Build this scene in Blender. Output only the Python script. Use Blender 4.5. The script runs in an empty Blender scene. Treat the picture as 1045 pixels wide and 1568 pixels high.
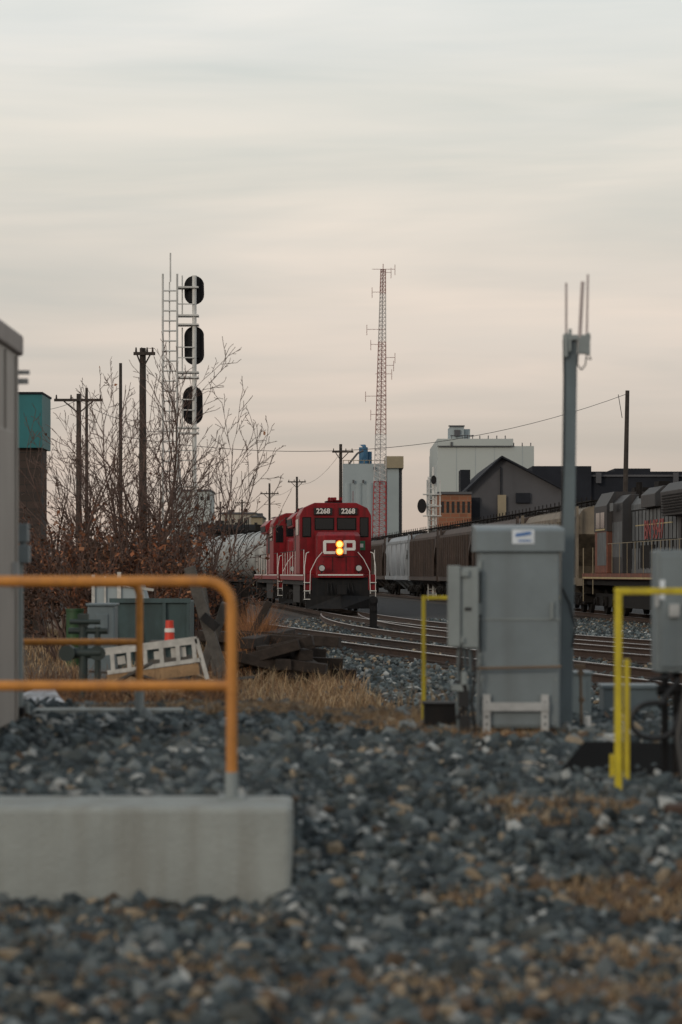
import bpy, bmesh, math, random
import numpy as np
from mathutils import Vector, Matrix, noise
random.seed(7); rng=np.random.default_rng(7)
R=math.radians
# survey constants: eye height, bearing scale of the 85 mm lens (used to convert measured bearings into metres)
F=3702.; H0=878.; CX=522.5; EYE=1.6
def X(u,d): return (u-CX)*d/F
def Z(v,d): return EYE+(H0-v)*d/F
scene=bpy.context.scene
COL=scene.collection

# ------------------------------------------------------------------ materials
def mat(name,c,rough=.6,metal=0.,var=.25,scale=3.,bump=0.,bscale=20.,streak=0.,streakc=None,emit=None,es=0,spec=None):
    m=bpy.data.materials.new(name); m.use_nodes=True
    nt=m.node_tree; N=nt.nodes; L=nt.links
    p=N['Principled BSDF']
    p.inputs['Roughness'].default_value=rough; p.inputs['Metallic'].default_value=metal
    if spec is not None: p.inputs['Specular IOR Level'].default_value=spec
    tc=N.new('ShaderNodeTexCoord')
    n=N.new('ShaderNodeTexNoise'); n.inputs['Scale'].default_value=scale; n.inputs['Detail'].default_value=6; n.inputs['Roughness'].default_value=.65
    L.new(tc.outputs['Object'],n.inputs['Vector'])
    cr=N.new('ShaderNodeValToRGB'); cr.color_ramp.elements[0].position=.3; cr.color_ramp.elements[1].position=.7
    lo=[x*(1-var) for x in c]; hi=[min(1,x*(1+var*.6)) for x in c]
    cr.color_ramp.elements[0].color=(*lo,1); cr.color_ramp.elements[1].color=(*hi,1)
    L.new(n.outputs['Fac'],cr.inputs['Fac'])
    out=cr.outputs['Color']
    if streak>0:
        mp=N.new('ShaderNodeMapping'); mp.inputs['Scale'].default_value=(scale*3,scale*3,scale*.22)
        L.new(tc.outputs['Object'],mp.inputs['Vector'])
        n2=N.new('ShaderNodeTexNoise'); n2.inputs['Scale'].default_value=1.; n2.inputs['Detail'].default_value=4
        L.new(mp.outputs['Vector'],n2.inputs['Vector'])
        r2=N.new('ShaderNodeValToRGB'); r2.color_ramp.elements[0].position=.45; r2.color_ramp.elements[1].position=.72
        r2.color_ramp.elements[0].color=(0,0,0,1); r2.color_ramp.elements[1].color=(streak,)*3+(1,)
        L.new(n2.outputs['Fac'],r2.inputs['Fac'])
        mx=N.new('ShaderNodeMix'); mx.data_type='RGBA'
        L.new(r2.outputs['Color'],mx.inputs['Factor']); L.new(out,mx.inputs['A'])
        sc=streakc or tuple(x*.35 for x in c)
        mx.inputs['B'].default_value=(*sc,1); out=mx.outputs['Result']
    L.new(out,p.inputs['Base Color'])
    if bump>0:
        n3=N.new('ShaderNodeTexNoise'); n3.inputs['Scale'].default_value=bscale; n3.inputs['Detail'].default_value=5
        L.new(tc.outputs['Object'],n3.inputs['Vector'])
        b=N.new('ShaderNodeBump'); b.inputs['Strength'].default_value=bump; b.inputs['Distance'].default_value=.02
        L.new(n3.outputs['Fac'],b.inputs['Height']); L.new(b.outputs['Normal'],p.inputs['Normal'])
    if emit:
        p.inputs['Emission Color'].default_value=(*emit,1); p.inputs['Emission Strength'].default_value=es
    return m
def vmat(name,rough=.85,spec=.3):
    m=bpy.data.materials.new(name); m.use_nodes=True
    nt=m.node_tree; p=nt.nodes['Principled BSDF']; p.inputs['Roughness'].default_value=rough
    p.inputs['Specular IOR Level'].default_value=spec
    a=nt.nodes.new('ShaderNodeAttribute'); a.attribute_name='Col'
    nt.links.new(a.outputs['Color'],p.inputs['Base Color'])
    return m
def brickmat(name,c1,c2,mortar,scale=1.):
    m=bpy.data.materials.new(name); m.use_nodes=True
    nt=m.node_tree; N=nt.nodes; L=nt.links; p=N['Principled BSDF']; p.inputs['Roughness'].default_value=.9
    tc=N.new('ShaderNodeTexCoord'); sp=N.new('ShaderNodeSeparateXYZ'); cb=N.new('ShaderNodeCombineXYZ'); ad=N.new('ShaderNodeMath')
    L.new(tc.outputs['Object'],sp.inputs[0]); L.new(sp.outputs['X'],ad.inputs[0]); L.new(sp.outputs['Y'],ad.inputs[1])
    L.new(ad.outputs[0],cb.inputs['X']); L.new(sp.outputs['Z'],cb.inputs['Y'])
    b=N.new('ShaderNodeTexBrick'); b.inputs['Scale'].default_value=scale
    b.inputs['Color1'].default_value=(*c1,1); b.inputs['Color2'].default_value=(*c2,1); b.inputs['Mortar'].default_value=(*mortar,1)
    b.inputs['Brick Width'].default_value=.4; b.inputs['Row Height'].default_value=.2; b.inputs['Mortar Size'].default_value=.012
    L.new(cb.outputs[0],b.inputs['Vector']); L.new(b.outputs['Color'],p.inputs['Base Color'])
    return m

M={}
M['red']=mat('loco_red_paint',(.215,.004,.009),.45,var=.3,scale=2,streak=.55,streakc=(.045,.007,.007),spec=.3)
M['black']=mat('black_steel',(.009,.009,.010),.65,var=.4,scale=4,streak=.3,streakc=(.03,.022,.018),spec=.25)
M['truckm']=mat('running_gear',(.012,.010,.009),.85,var=.5,scale=5,spec=.2)
M['white']=mat('white_paint',(.68,.66,.62),.5,var=.15)
M['board']=mat('dirty_white_boards',(.46,.45,.42),.7,var=.35,scale=6)
M['glass']=mat('window_glass',(.008,.010,.012),.15,var=.1,spec=.4)
M['silver']=mat('galvanised_steel',(.40,.41,.41),.5,metal=.2,var=.25,scale=8)
M['alu']=mat('aluminium_paint',(.52,.52,.50),.5,var=.25,scale=2)
M['lens']=mat('lamp_lens',(.5,.5,.48),.2)
M['hl']=mat('headlight_lamp',(1,.6,.2),.3,emit=(1,.52,.09),es=2.6)
M['hlr']=mat('headlight_reflector',(.8,.3,.05),.3,emit=(1,.22,.012),es=1.0)  # discs emit orange themselves to imitate the glare round the lamps
M['green']=mat('green_board',(.02,.16,.07),.6)
M['bgreen']=mat('barrel_green',(.018,.06,.018),.6,var=.4)
M['dkgreen']=mat('green_enamel',(.016,.028,.026),.6,var=.4)
M['hop_grey']=mat('hopper_grey',(.27,.29,.31),.6,var=.25,scale=1.,streak=.75,streakc=(.10,.095,.09))
M['hop_brown']=mat('hopper_brown',(.068,.046,.036),.75,var=.4,scale=1.,streak=.7,streakc=(.022,.017,.015))
M['hop_tan']=mat('hopper_tan',(.20,.165,.12),.7,var=.3,scale=1.,streak=.8,streakc=(.055,.04,.03))
M['tankw']=mat('tank_white',(.31,.32,.31),.5,var=.3,scale=1.2,streak=.75,streakc=(.10,.09,.08))
M['lgrey']=mat('loco_grey_paint',(.10,.108,.112),.6,var=.45,scale=2,streak=.7,streakc=(.028,.025,.024))
M['ldark']=mat('loco_dark_paint',(.020,.020,.022),.6,var=.4,scale=2,streak=.5,streakc=(.05,.036,.028))
M['orange']=mat('loco_orange_paint',(.17,.05,.024),.65,var=.4,scale=2,streak=.7,streakc=(.04,.024,.018))
M['graf']=mat('faded_red_lettering',(.24,.05,.045),.7)
M['cream']=mat('cream_stripe',(.40,.32,.16),.6,var=.3)
M['conc']=mat('concrete',(.285,.305,.29),.9,var=.14,scale=2.6,bump=.35,bscale=45,streak=.75,streakc=(.19,.185,.16))
M['concrete_pale']=mat('concrete_building',(.30,.345,.36),.9,var=.12,scale=.12,streak=.35,streakc=(.21,.24,.25))  # lightened colour stands in for distance haze on the far walls
M['pale']=mat('pale_cladding',(.39,.42,.405),.85,var=.05,scale=.05,streak=.15,streakc=(.33,.35,.34))
M['tanb']=mat('tan_cladding',(.27,.225,.15),.8,var=.2,scale=.3)
M['blue']=mat('blue_steel',(.03,.11,.2),.6,var=.2,scale=.5)
M['darkroof']=mat('dark_roofing',(.018,.020,.026),.85,var=.3,scale=.3,spec=.2)
M['darkwall']=mat('dark_cladding',(.075,.075,.082),.8,var=.15,scale=.3,streak=.2)
M['beige']=mat('beige_wall',(.33,.30,.25),.85,var=.2,scale=.3)
M['brickO']=brickmat('orange_brick',(.24,.095,.05),(.19,.075,.04),(.2,.15,.1),.5)
M['brickD']=brickmat('brown_brick',(.050,.034,.028),(.032,.024,.02),(.022,.02,.018),1.)
M['teal']=mat('teal_fascia',(.005,.125,.14),.55,var=.15,scale=1,streak=.3)
M['wood']=mat('weathered_pole_wood',(.042,.034,.029),.95,var=.4,scale=4)
M['woodl']=mat('grey_timber',(.085,.078,.07),.9,var=.4,scale=6,bump=.5)
M['tie']=mat('creosoted_timber',(.032,.023,.018),.95,var=.5,scale=5,bump=.6)
M['plank']=mat('tan_planks',(.30,.19,.10),.85,var=.4,scale=6)
M['rust']=mat('rail_side_rust',(.05,.028,.019),.85,var=.4,scale=6)
M['railtop']=mat('rail_top_polished',(.40,.38,.37),.3,metal=.9,var=.15)
M['ybar']=mat('orange_yellow_railing_paint',(.53,.215,.035),.5,var=.22,scale=7,streak=.55,streakc=(.30,.12,.035))
M['ybar2']=mat('yellow_railing_paint',(.53,.42,.014),.5,var=.25,scale=7,streak=.5,streakc=(.27,.19,.03))
M['cab']=mat('cabinet_grey_paint',(.165,.198,.212),.5,var=.15,scale=2.5,streak=.5,streakc=(.115,.132,.138))
M['cab2']=mat('junction_box_paint',(.22,.25,.25),.5,var=.15,scale=4,streak=.3,streakc=(.13,.14,.14))
M['mastp']=mat('mast_paint',(.11,.145,.16),.5,var=.2,scale=3,streak=.3,streakc=(.075,.085,.095))
M['bung']=mat('shelter_paint',(.30,.275,.25),.55,var=.12,scale=1.5,streak=.4,streakc=(.20,.175,.155))
M['bungr']=mat('shelter_roof',(.24,.21,.195),.6,var=.2)
M['stick']=mat('sticker_white',(.65,.7,.75),.4)
M['stickb']=mat('sticker_blue',(.03,.14,.4),.4)
M['rubber']=mat('black_cable',(.007,.007,.008),.55)
M['pit']=mat('opening_shade_black',(.005,.005,.005),.95,spec=.05,var=.3)  # matte black painted in for the shade inside the opening
M['copper']=mat('brown_pipe',(.16,.11,.07),.6,metal=.2)
M['redp']=mat('red_plastic',(.6,.035,.012),.5)
M['whiterod']=mat('antenna_fibreglass',(.42,.36,.35),.6)
M['tred']=mat('tower_red',(.36,.035,.035),.6)
M['tmut']=mat('tower_faded_red',(.34,.19,.17),.7)
M['twhite']=mat('tower_white',(.50,.47,.45),.6)
M['boulder']=mat('sandstone',(.44,.38,.30),.9,var=.3,scale=8,bump=.5)
M['gshelter']=mat('dumpster_teal_grey',(.04,.072,.076),.6,var=.35,scale=2,streak=.5)
M['wire']=mat('wire_dark',(.05,.045,.045),.6)
M['bag']=mat('plastic_bag_white',(.55,.56,.58),.5,var=.2)
M['rock']=vmat('ballast_rock',.8); M['straw']=vmat('dry_straw',.9); M['leafm']=vmat('dry_leaf',.9)
M['bark']=mat('bark',(.12,.078,.064),.95,var=.35,scale=4)

# ------------------------------------------------------------------ builder
class B:
    def __init__(s): s.v=[]; s.f=[]
    def add(s,vs,fs):
        o=len(s.v); s.v.extend([tuple(q) for q in vs]); s.f.extend([tuple(i+o for i in q) for q in fs]); return s
    def box(s,x0,x1,y0,y1,z0,z1):
        v=[(x0,y0,z0),(x1,y0,z0),(x1,y1,z0),(x0,y1,z0),(x0,y0,z1),(x1,y0,z1),(x1,y1,z1),(x0,y1,z1)]
        return s.add(v,[(3,2,1,0),(4,5,6,7),(0,1,5,4),(1,2,6,5),(2,3,7,6),(3,0,4,7)])
    def rbox(s,c,size,rot=(0,0,0)):
        m=Matrix.Translation(c)@(Matrix.Rotation(rot[2],4,'Z')@Matrix.Rotation(rot[1],4,'Y')@Matrix.Rotation(rot[0],4,'X'))
        a,b,h=[q/2 for q in size]
        v=[m@Vector(q) for q in [(-a,-b,-h),(a,-b,-h),(a,b,-h),(-a,b,-h),(-a,-b,h),(a,-b,h),(a,b,h),(-a,b,h)]]
        return s.add(v,[(3,2,1,0),(4,5,6,7),(0,1,5,4),(1,2,6,5),(2,3,7,6),(3,0,4,7)])
    def cyl(s,p0,p1,r0,r1=None,n=10):
        if r1 is None: r1=r0
        p0=Vector(p0);p1=Vector(p1); d=(p1-p0).normalized()
        a=Vector((0,0,1)) if abs(d.z)<.9 else Vector((1,0,0))
        u=d.cross(a).normalized(); w=d.cross(u)
        v=[]
        for p,r in((p0,r0),(p1,r1)):
            for i in range(n):
                t=2*math.pi*i/n; v.append(p+u*(r*math.cos(t))+w*(r*math.sin(t)))
        f=[(i,(i+1)%n,n+(i+1)%n,n+i) for i in range(n)]+[tuple(range(n-1,-1,-1)),tuple(range(n,2*n))]
        return s.add(v,f)
    def tube(s,pts,r,n=8):
        for i in range(len(pts)-1): 
            s.cyl(pts[i],pts[i+1],r,r,n)
        return s
    def loft(s,secs):
        n=len(secs[0]); v=[q for sec in secs for q in sec]; f=[]
        for k in range(len(secs)-1):
            for i in range(n):
                j=(i+1)%n; f.append((k*n+i,k*n+j,(k+1)*n+j,(k+1)*n+i))
        f.append(tuple(range(n))); f.append(tuple(reversed(range((len(secs)-1)*n,len(secs)*n))))
        return s.add(v,f)
    def py(s,prof,y0,y1): return s.loft([[(a,y0,b) for a,b in prof],[(a,y1,b) for a,b in prof]])
    def px(s,prof,x0,x1): return s.loft([[(x0,a,b) for a,b in prof],[(x1,a,b) for a,b in prof]])
    def make(s,name,m,parent=None,smooth=False,bevel=0):
        me=bpy.data.meshes.new(name); me.from_pydata(s.v,[],s.f)
        bm=bmesh.new(); bm.from_mesh(me); bmesh.ops.recalc_face_normals(bm,faces=bm.faces); bm.to_mesh(me); bm.free()
        me.materials.append(M[m]); o=bpy.data.objects.new(name,me); COL.objects.link(o)
        if parent: o.parent=parent
        if smooth:
            me.polygons.foreach_set('use_smooth',[True]*len(me.polygons))
            try: me.set_sharp_from_angle(angle=R(40))
            except Exception: pass
        if bevel>0:
            b=o.modifiers.new('bevel','BEVEL'); b.width=bevel; b.segments=2; b.limit_method='ANGLE'
        return o
def empty(name,loc=(0,0,0),rz=0,ry=0):
    e=bpy.data.objects.new(name,None); e.empty_display_size=.5; COL.objects.link(e); e.location=loc; e.rotation_euler=(0,ry,rz); return e
def text(name,s,size,loc,rot,m,parent,off=.0,sx=1):
    c=bpy.data.curves.new(name,'FONT'); c.body=s; c.size=size; c.align_x='CENTER'; c.align_y='CENTER'; c.extrude=.006; c.offset=off
    o=bpy.data.objects.new(name,c); COL.objects.link(o); o.location=loc; o.rotation_euler=rot; o.scale=(sx,1,1); c.materials.append(M[m]); o.parent=parent; return o
def npmesh(name,v,faces,m,col=None,parent=None):
    me=bpy.data.meshes.new(name); n=len(v); k=faces.shape[1]; nf=len(faces)
    me.vertices.add(n); me.vertices.foreach_set('co',v.astype(np.float32).ravel())
    me.loops.add(nf*k); me.loops.foreach_set('vertex_index',faces.astype(np.int32).ravel())
    me.polygons.add(nf); me.polygons.foreach_set('loop_start',np.arange(nf,dtype=np.int32)*k)
    me.update(calc_edges=True)
    if col is not None:
        a=me.color_attributes.new('Col','FLOAT_COLOR','POINT')
        c4=np.ones((n,4),np.float32); c4[:,:3]=col; a.data.foreach_set('color',c4.ravel())
    me.validate(); me.polygons.foreach_set('use_smooth',np.zeros(len(me.polygons),bool)); me.materials.append(m if not isinstance(m,str) else M[m])
    o=bpy.data.objects.new(name,me); COL.objects.link(o)
    if parent: o.parent=parent
    return o

# ------------------------------------------------------------------ terrain
def sm(t): t=np.clip(t,0,1); return t*t*(3-2*t)
def wob(x,y,s=1.,k=0.):
    return (np.sin(x*2.1*s+1.3+k)*np.cos(y*1.7*s+.4+k)+.6*np.sin(x*4.7*s+y*3.1*s+2+k)+.4*np.cos(x*7.9*s-y*6.3*s+k))/2.
def gh(x,y):
    x=np.asarray(x,float); y=np.asarray(y,float)
    right=.01+.41*sm((y-10.2)/3.1)
    left=.05+.42*sm((y-11.42)/.2)
    w=sm((x+.36)/.14)
    near=left*(1-w)+right*w
    near=near+.02*wob(x,y)*w+.008*wob(x,y,2)*(1-w)
    t=sm((y-19.5)/7.)
    far=-.24+.03*wob(x,y,.4)
    return near*(1-t)+far*t
def gz(x,y): return float(gh(x,y))
PATCH=[(1.1,12.5,.45,.28,1.1),(1.45,11.1,.45,.35,1.2),(.65,11.1,.28,.16,.8),(1.1,17.0,.45,.7,1.),(.35,18.0,.5,.8,1.1),(-.3,19.3,1.8,.9,1.2),(.6,15.4,.35,.5,.6),
       (-1.6,10.75,1.6,.22,.55),(-.5,9.2,1.0,.22,.55),(.9,9.0,.9,.3,.7),(-1.2,10.0,.5,.2,.35),(1.2,9.8,.45,.35,.9),(.1,10.6,.3,.18,.3)]
def edgex(y): return np.interp(y,[22,31,41,52,63,80],[1.3,.9,.25,-.9,-1.9,-4.5])
def gmask(x,y):
    m=np.zeros_like(x,float)
    for (a,b,c,d,s) in PATCH:
        xx=x+.12*np.sin(y*9+a*5)+.06*np.sin(x*17+y*23); yy=y+.10*np.sin(x*7+b)+.05*np.cos(x*19-y*13)
        q=((xx-a)/c)**2+((yy-b)/d)**2; m=np.maximum(m,s*sm(1.35-q))
    e=edgex(y)+.25*wob(x,y,1.3)
    f=sm((e-x)/.6)*sm((y-20)/2)*sm((130-y)/40)
    return np.clip(np.maximum(m,f)+.28*wob(x,y,2.6)*(m>.05)*(f<.1),0,1)
def geo(a,b,n): return list(np.geomspace(a,b,n))
xs=np.array(sorted([-q for q in geo(6.2,2500,26)]+list(np.linspace(-6,6,161))+geo(6.2,2500,26)))
ys=np.array([-400,-100,-30,-10,0,4]+list(np.linspace(6,30,320))+list(np.linspace(30.5,90,90))+geo(92,4000,24))
gx,gy=np.meshgrid(xs,ys); gzv=gh(gx,gy)
V=np.stack([gx.ravel(),gy.ravel(),gzv.ravel()],1); nx,ny=len(xs),len(ys)
idx=np.arange(nx*ny).reshape(ny,nx)
FA=np.stack([idx[:-1,:-1].ravel(),idx[:-1,1:].ravel(),idx[1:,1:].ravel(),idx[1:,:-1].ravel()],1)
gm=gmask(V[:,0],V[:,1])
m=bpy.data.materials.new('ground_soil_gravel'); m.use_nodes=True; nt=m.node_tree; N=nt.nodes; L=nt.links; p=N['Principled BSDF']; p.inputs['Roughness'].default_value=.95
tc=N.new('ShaderNodeTexCoord'); vo=N.new('ShaderNodeTexVoronoi'); vo.inputs['Scale'].default_value=22
L.new(tc.outputs['Object'],vo.inputs['Vector'])
r1=N.new('ShaderNodeValToRGB'); e=r1.color_ramp.elements; e[0].color=(.008,.008,.008,1); e[1].color=(.08,.08,.08,1); e.new(.5).color=(.03,.03,.03,1)
sx=N.new('ShaderNodeSeparateColor'); L.new(vo.outputs['Color'],sx.inputs[0]); L.new(sx.outputs[0],r1.inputs['Fac'])
no=N.new('ShaderNodeTexNoise'); no.inputs['Scale'].default_value=9; no.inputs['Detail'].default_value=8; L.new(tc.outputs['Object'],no.inputs['Vector'])
r2=N.new('ShaderNodeValToRGB'); e=r2.color_ramp.elements; e[0].position=.3; e[0].color=(.035,.025,.018,1); e[1].position=.7; e[1].color=(.18,.125,.08,1); L.new(no.outputs['Fac'],r2.inputs['Fac'])
at=N.new('ShaderNodeAttribute'); at.attribute_name='Col'
mx=N.new('ShaderNodeMix'); mx.data_type='RGBA'; L.new(at.outputs['Fac'],mx.inputs['Factor']); L.new(r1.outputs['Color'],mx.inputs['A']); L.new(r2.outputs['Color'],mx.inputs['B'])
L.new(mx.outputs['Result'],p.inputs['Base Color'])
bp=N.new('ShaderNodeBump'); bp.inputs['Distance'].default_value=.03; bp.inputs['Strength'].default_value=.8; L.new(vo.outputs['Distance'],bp.inputs['Height']); L.new(bp.outputs['Normal'],p.inputs['Normal'])
g=npmesh('ground',V,FA,m,np.repeat(gm[:,None],3,1)); g.data.polygons.foreach_set('use_smooth',[True]*len(g.data.polygons))

# ------------------------------------------------------------------ tracks
def fitp(pts,deg):
    a=np.array(pts,float); return np.poly1d(np.polyfit(a[:,1],a[:,0],deg))
T1=fitp([(13.5,38),(8,53),(4.5,68),(1.75,85),(-0.05,101),(-1.5,118),(-3.3,136),(-6.4,155),(-11,175),(-17,195)],5)
T2=fitp([(7.6,27),(5,39),(1.5,54),(-1.7,68),(-4.4,85),(-6.9,105),(-10.5,136),(-15,165)],4)
T3=fitp([(16,35),(14,55),(12.1,80),(10.9,100),(9.5,120),(8,142),(6.2,164),(3.8,198),(1.2,235)],4)
T4=fitp([(10.2,38),(5.3,53),(2.1,68),(.5,82),(-.05,100)],4)
def frame(P,y):
    d=P.deriv()(y); l=math.hypot(1,d); return float(P(y)),(d/l,1/l)
BALM=bpy.data.materials.new('ballast_bed'); BALM.use_nodes=True; nt=BALM.node_tree; N=nt.nodes; L=nt.links; p=N['Principled BSDF']; p.inputs['Roughness'].default_value=.95
tc=N.new('ShaderNodeTexCoord'); vo=N.new('ShaderNodeTexVoronoi'); vo.inputs['Scale'].default_value=16; L.new(tc.outputs['Object'],vo.inputs['Vector'])
sx=N.new('ShaderNodeSeparateColor'); L.new(vo.outputs['Color'],sx.inputs[0]); r1=N.new('ShaderNodeValToRGB'); e=r1.color_ramp.elements; e[0].color=(.010,.008,.007,1); e[1].color=(.095,.078,.064,1); L.new(sx.outputs[0],r1.inputs['Fac']); L.new(r1.outputs['Color'],p.inputs['Base Color'])
def track(P,y0,y1,dz):
    e=empty('railway_track')
    ys_=np.arange(y0,y1,.5 if y1-y0<80 else 1.)
    def strip(off,prof,name,m):
        secs=[]
        for y in ys_:
            x,(tx,ty)=frame(P,y); nxv,nyv=ty,-tx
            secs.append([(x+nxv*(off+a),y+nyv*(off+a),b+dz) for a,b in prof])
        B().loft(secs).make(name,m,e)
    for k,s in enumerate((-.75,.75)):
        strip(s,[(-.07,-.165),(.07,-.165),(.07,-.15),(.012,-.135),(.012,-.045),(.036,-.03),(.036,-.006),(-.036,-.006),(-.036,-.03),(-.012,-.045),(-.012,-.135),(-.07,-.15)],'rail_%d'%k,'rust')
        strip(s,[(-.028,-.0055),(.028,-.0055),(.024,0),(-.024,0)],'rail_head_%d'%k,'railtop')
    b=B(); y=y0
    while y<min(y1,140):
        x,(tx,ty)=frame(P,y); a=math.atan2(-tx,ty)
        b.rbox((x,y,-.255+dz+random.uniform(-.01,.005)),(2.6,.23,.18),(0,0,a+random.uniform(-.02,.02))); y+=.56*ty
    b.make('ties','tie',e)
    secs=[]
    for y in ys_:
        x,(tx,ty)=frame(P,y); nxv,nyv=ty,-tx
        secs.append([(x+nxv*a,y+nyv*a,bb+dz) for a,bb in [(-2.4,-.36),(2.4,-.36),(1.5,-.2),(-1.5,-.2)]])
    o=B().loft(secs).make('ballast_bed','rust',e); o.data.materials[0]=BALM
    return e
track(T3,40,240,-.002); track(T1,38,195,0); track(T4,38,99,-.006); track(T2,27,165,-.009)

# ------------------------------------------------------------------ gravel
phi=(1+5**.5)/2
ICO=np.array([(-1,phi,0),(1,phi,0),(-1,-phi,0),(1,-phi,0),(0,-1,phi),(0,1,phi),(0,-1,-phi),(0,1,-phi),(phi,0,-1),(phi,0,1),(-phi,0,-1),(-phi,0,1)])/1.9
ICF=np.array([(0,11,5),(0,5,1),(0,1,7),(0,7,10),(0,10,11),(1,5,9),(5,11,4),(11,10,2),(10,7,6),(7,1,8),(3,9,4),(3,4,2),(3,2,6),(3,6,8),(3,8,9),(4,9,5),(2,4,11),(6,2,10),(8,6,7),(9,8,1)])
def rots(n):
    q=rng.normal(size=(n,4)); q/=np.linalg.norm(q,axis=1)[:,None]; w,x,y,z=q.T
    return np.stack([1-2*(y*y+z*z),2*(x*y-z*w),2*(x*z+y*w),2*(x*y+z*w),1-2*(x*x+z*z),2*(y*z-x*w),2*(x*z-y*w),2*(y*z+x*w),1-2*(x*x+y*y)],1).reshape(n,3,3)
def rocks(name,x,y,size,z=None,brown=None,gain=1.):
    n=len(x); 
    if z is None: z=gh(x,y)
    s=size[:,None]*rng.uniform(.5,1.25,(n,3))
    v=ICO[None]*(1+rng.uniform(-.36,.30,(n,12,1)))*s[:,None,:]
    v=np.einsum('nij,nkj->nki',rots(n),v)
    v+=np.stack([x,y,z+size*rng.uniform(.0,.7,n)],1)[:,None,:]
    f=(ICF[None]+12*np.arange(n)[:,None,None]).reshape(-1,3)
    P=np.array([(.048,.062,.067),(.075,.092,.095),(.026,.034,.037),(.125,.14,.14),(.055,.058,.052),(.27,.28,.27),(.22,.175,.12),(.085,.058,.038)])
    w=np.array([.26,.22,.22,.13,.07,.05,.025,.025]); w/=w.sum()
    ci=rng.choice(len(P),n,p=w)
    if brown is not None:
        sw=rng.random(n)<brown*.5; ci[sw]=rng.choice([6,7,4,3,0],sw.sum(),p=[.25,.3,.25,.1,.1])
    c=P[ci]*rng.uniform(.7,1.35,(n,1))*gain
    return npmesh(name,v.reshape(-1,3),f,'rock',np.repeat(c,12,0))
def ok(x,y): return ~((y>11.15)&(y<11.85)&(x<-.22))
n=108000
y=np.sqrt(rng.uniform(7.6**2,20.8**2,n)); x=rng.uniform(-.18,.18,n)*y+rng.uniform(-.1,.1,n)
k=ok(x,y); x,y=x[k],y[k]; gmv=gmask(x,y); k=rng.random(len(x))>gmv*.45; x,y,gmv=x[k],y[k],gmv[k]
br=np.clip(gmv+.45*sm((10.6-y)/1.2),0,1)
rocks('gravel',x,y,rng.gamma(4,.0058,len(x)).clip(.009,.058)*(1+.2*(y>14)),brown=br)
n=52000
y=np.sqrt(rng.uniform(26**2,95**2,n)); x=rng.uniform(-.09,.17,n)*y
ds=np.full(n,9.); zt=gh(x,y)
for P in (T1,T2,T3,T4):
    d=np.abs(x-P(y)); ds=np.minimum(ds,d); 
gmv=gmask(x,y); k=(rng.random(n)>gmv*.97)&((ds>1.32)|(rng.random(n)<.25))
zt=np.where(ds<1.5,-.2,np.maximum(zt,-.2-.16*(ds-1.5)/.9))
rocks('ballast_stones',x[k],y[k],rng.uniform(.03,.065,k.sum()),z=zt[k],brown=np.clip(gmv[k]+.6*(ds[k]<2),0,1),gain=1.15)
e=empty('boulder_group')
def boulder(x,y,s,nm,mk='boulder',par=None):
    bm=bmesh.new(); bmesh.ops.create_icosphere(bm,subdivisions=3,radius=1)
    o_=Vector((random.random()*9,random.random()*9,0))
    for v in bm.verts:
        v.co*=1+.35*noise.noise(v.co*1.3+o_)+.1*noise.noise(v.co*4+o_)
        v.co=Vector((v.co.x*s[0],v.co.y*s[1],v.co.z*s[2]))
    me=bpy.data.meshes.new(nm); bm.to_mesh(me); bm.free(); me.materials.append(M[mk]); o=bpy.data.objects.new(nm,me); COL.objects.link(o); o.location=(x,y,gz(x,y)+s[2]*.5); o.parent=par or e
boulder(X(812,14.2),14.2,(.10,.08,.045),'boulder_a'); boulder(X(872,18.5),18.5,(.09,.1,.05),'boulder_b'); boulder(X(920,18),18,(.12,.1,.055),'boulder_c'); boulder(X(780,16.2),16.2,(.05,.05,.03),'boulder_d'); boulder(X(860,17.6),17.6,(.06,.05,.035),'boulder_e')
e2=empty('white_rubbish_bag'); boulder(X(62,20.2),20.2,(.16,.12,.13),'bag','bag',e2); boulder(X(84,20.),20.,(.09,.1,.07),'bag_fold','bag',e2)

# ------------------------------------------------------------------ dry grass
SC=((.36,.245,.135),(.26,.165,.09),(.44,.33,.20),(.17,.10,.058))
def blades(name,x,y,h,z=None,lean=.45,wid=.006,cols=SC):
    n=len(x); z=gh(x,y) if z is None else z
    a=rng.uniform(0,2*np.pi,n); ln=rng.uniform(.05,lean,n)*1.6; 
    d=np.stack([np.cos(a),np.sin(a),np.zeros(n)],1); b0=rng.uniform(0,2*np.pi,n); s=np.stack([np.cos(b0),np.sin(b0),np.zeros(n)],1)*wid
    p=np.stack([x,y,z-.01],1); H=h[:,None]; up=np.array([0,0,1.])
    m1=p+d*(ln[:,None]*H*.35)+up*H*.55; tp=p+d*(ln[:,None]*H)+up*H*(1-.3*ln[:,None])
    v=np.stack([p-s,p+s,m1+s*.7,m1-s*.7,tp+s*.15,tp-s*.15],1).reshape(-1,3)
    o=6*np.arange(n)[:,None]; f=np.concatenate([o+np.array([[0,1,2,3]]),o+np.array([[3,2,4,5]])],0)
    C=np.array(cols); c=C[rng.integers(0,len(C),n)]*rng.uniform(.7,1.25,(n,1))
    return npmesh(name,v,f,'straw',np.repeat(c,6,0))
X_=[];Y_=[];H_=[]
for (a,b,c,d,s) in PATCH:
    n=int(20000*c*d*s)+250; r=np.sqrt(rng.random(n))*1.25; t=rng.uniform(0,2*np.pi,n)
    X_.append(a+c*r*np.cos(t)); Y_.append(b+d*r*np.sin(t)); H_.append(rng.uniform(.03,.10,n)*(1 if b<16 else 1.4))
x=np.concatenate(X_);y=np.concatenate(Y_);h=np.concatenate(H_); k=ok(x,y)&(gmask(x,y)>.2+.55*rng.random(len(x)))&~((x<-.25)&(y>11)&(y<18.5)); blades('dry_grass',x[k],y[k],h[k],lean=.95,wid=.0035)
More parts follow.
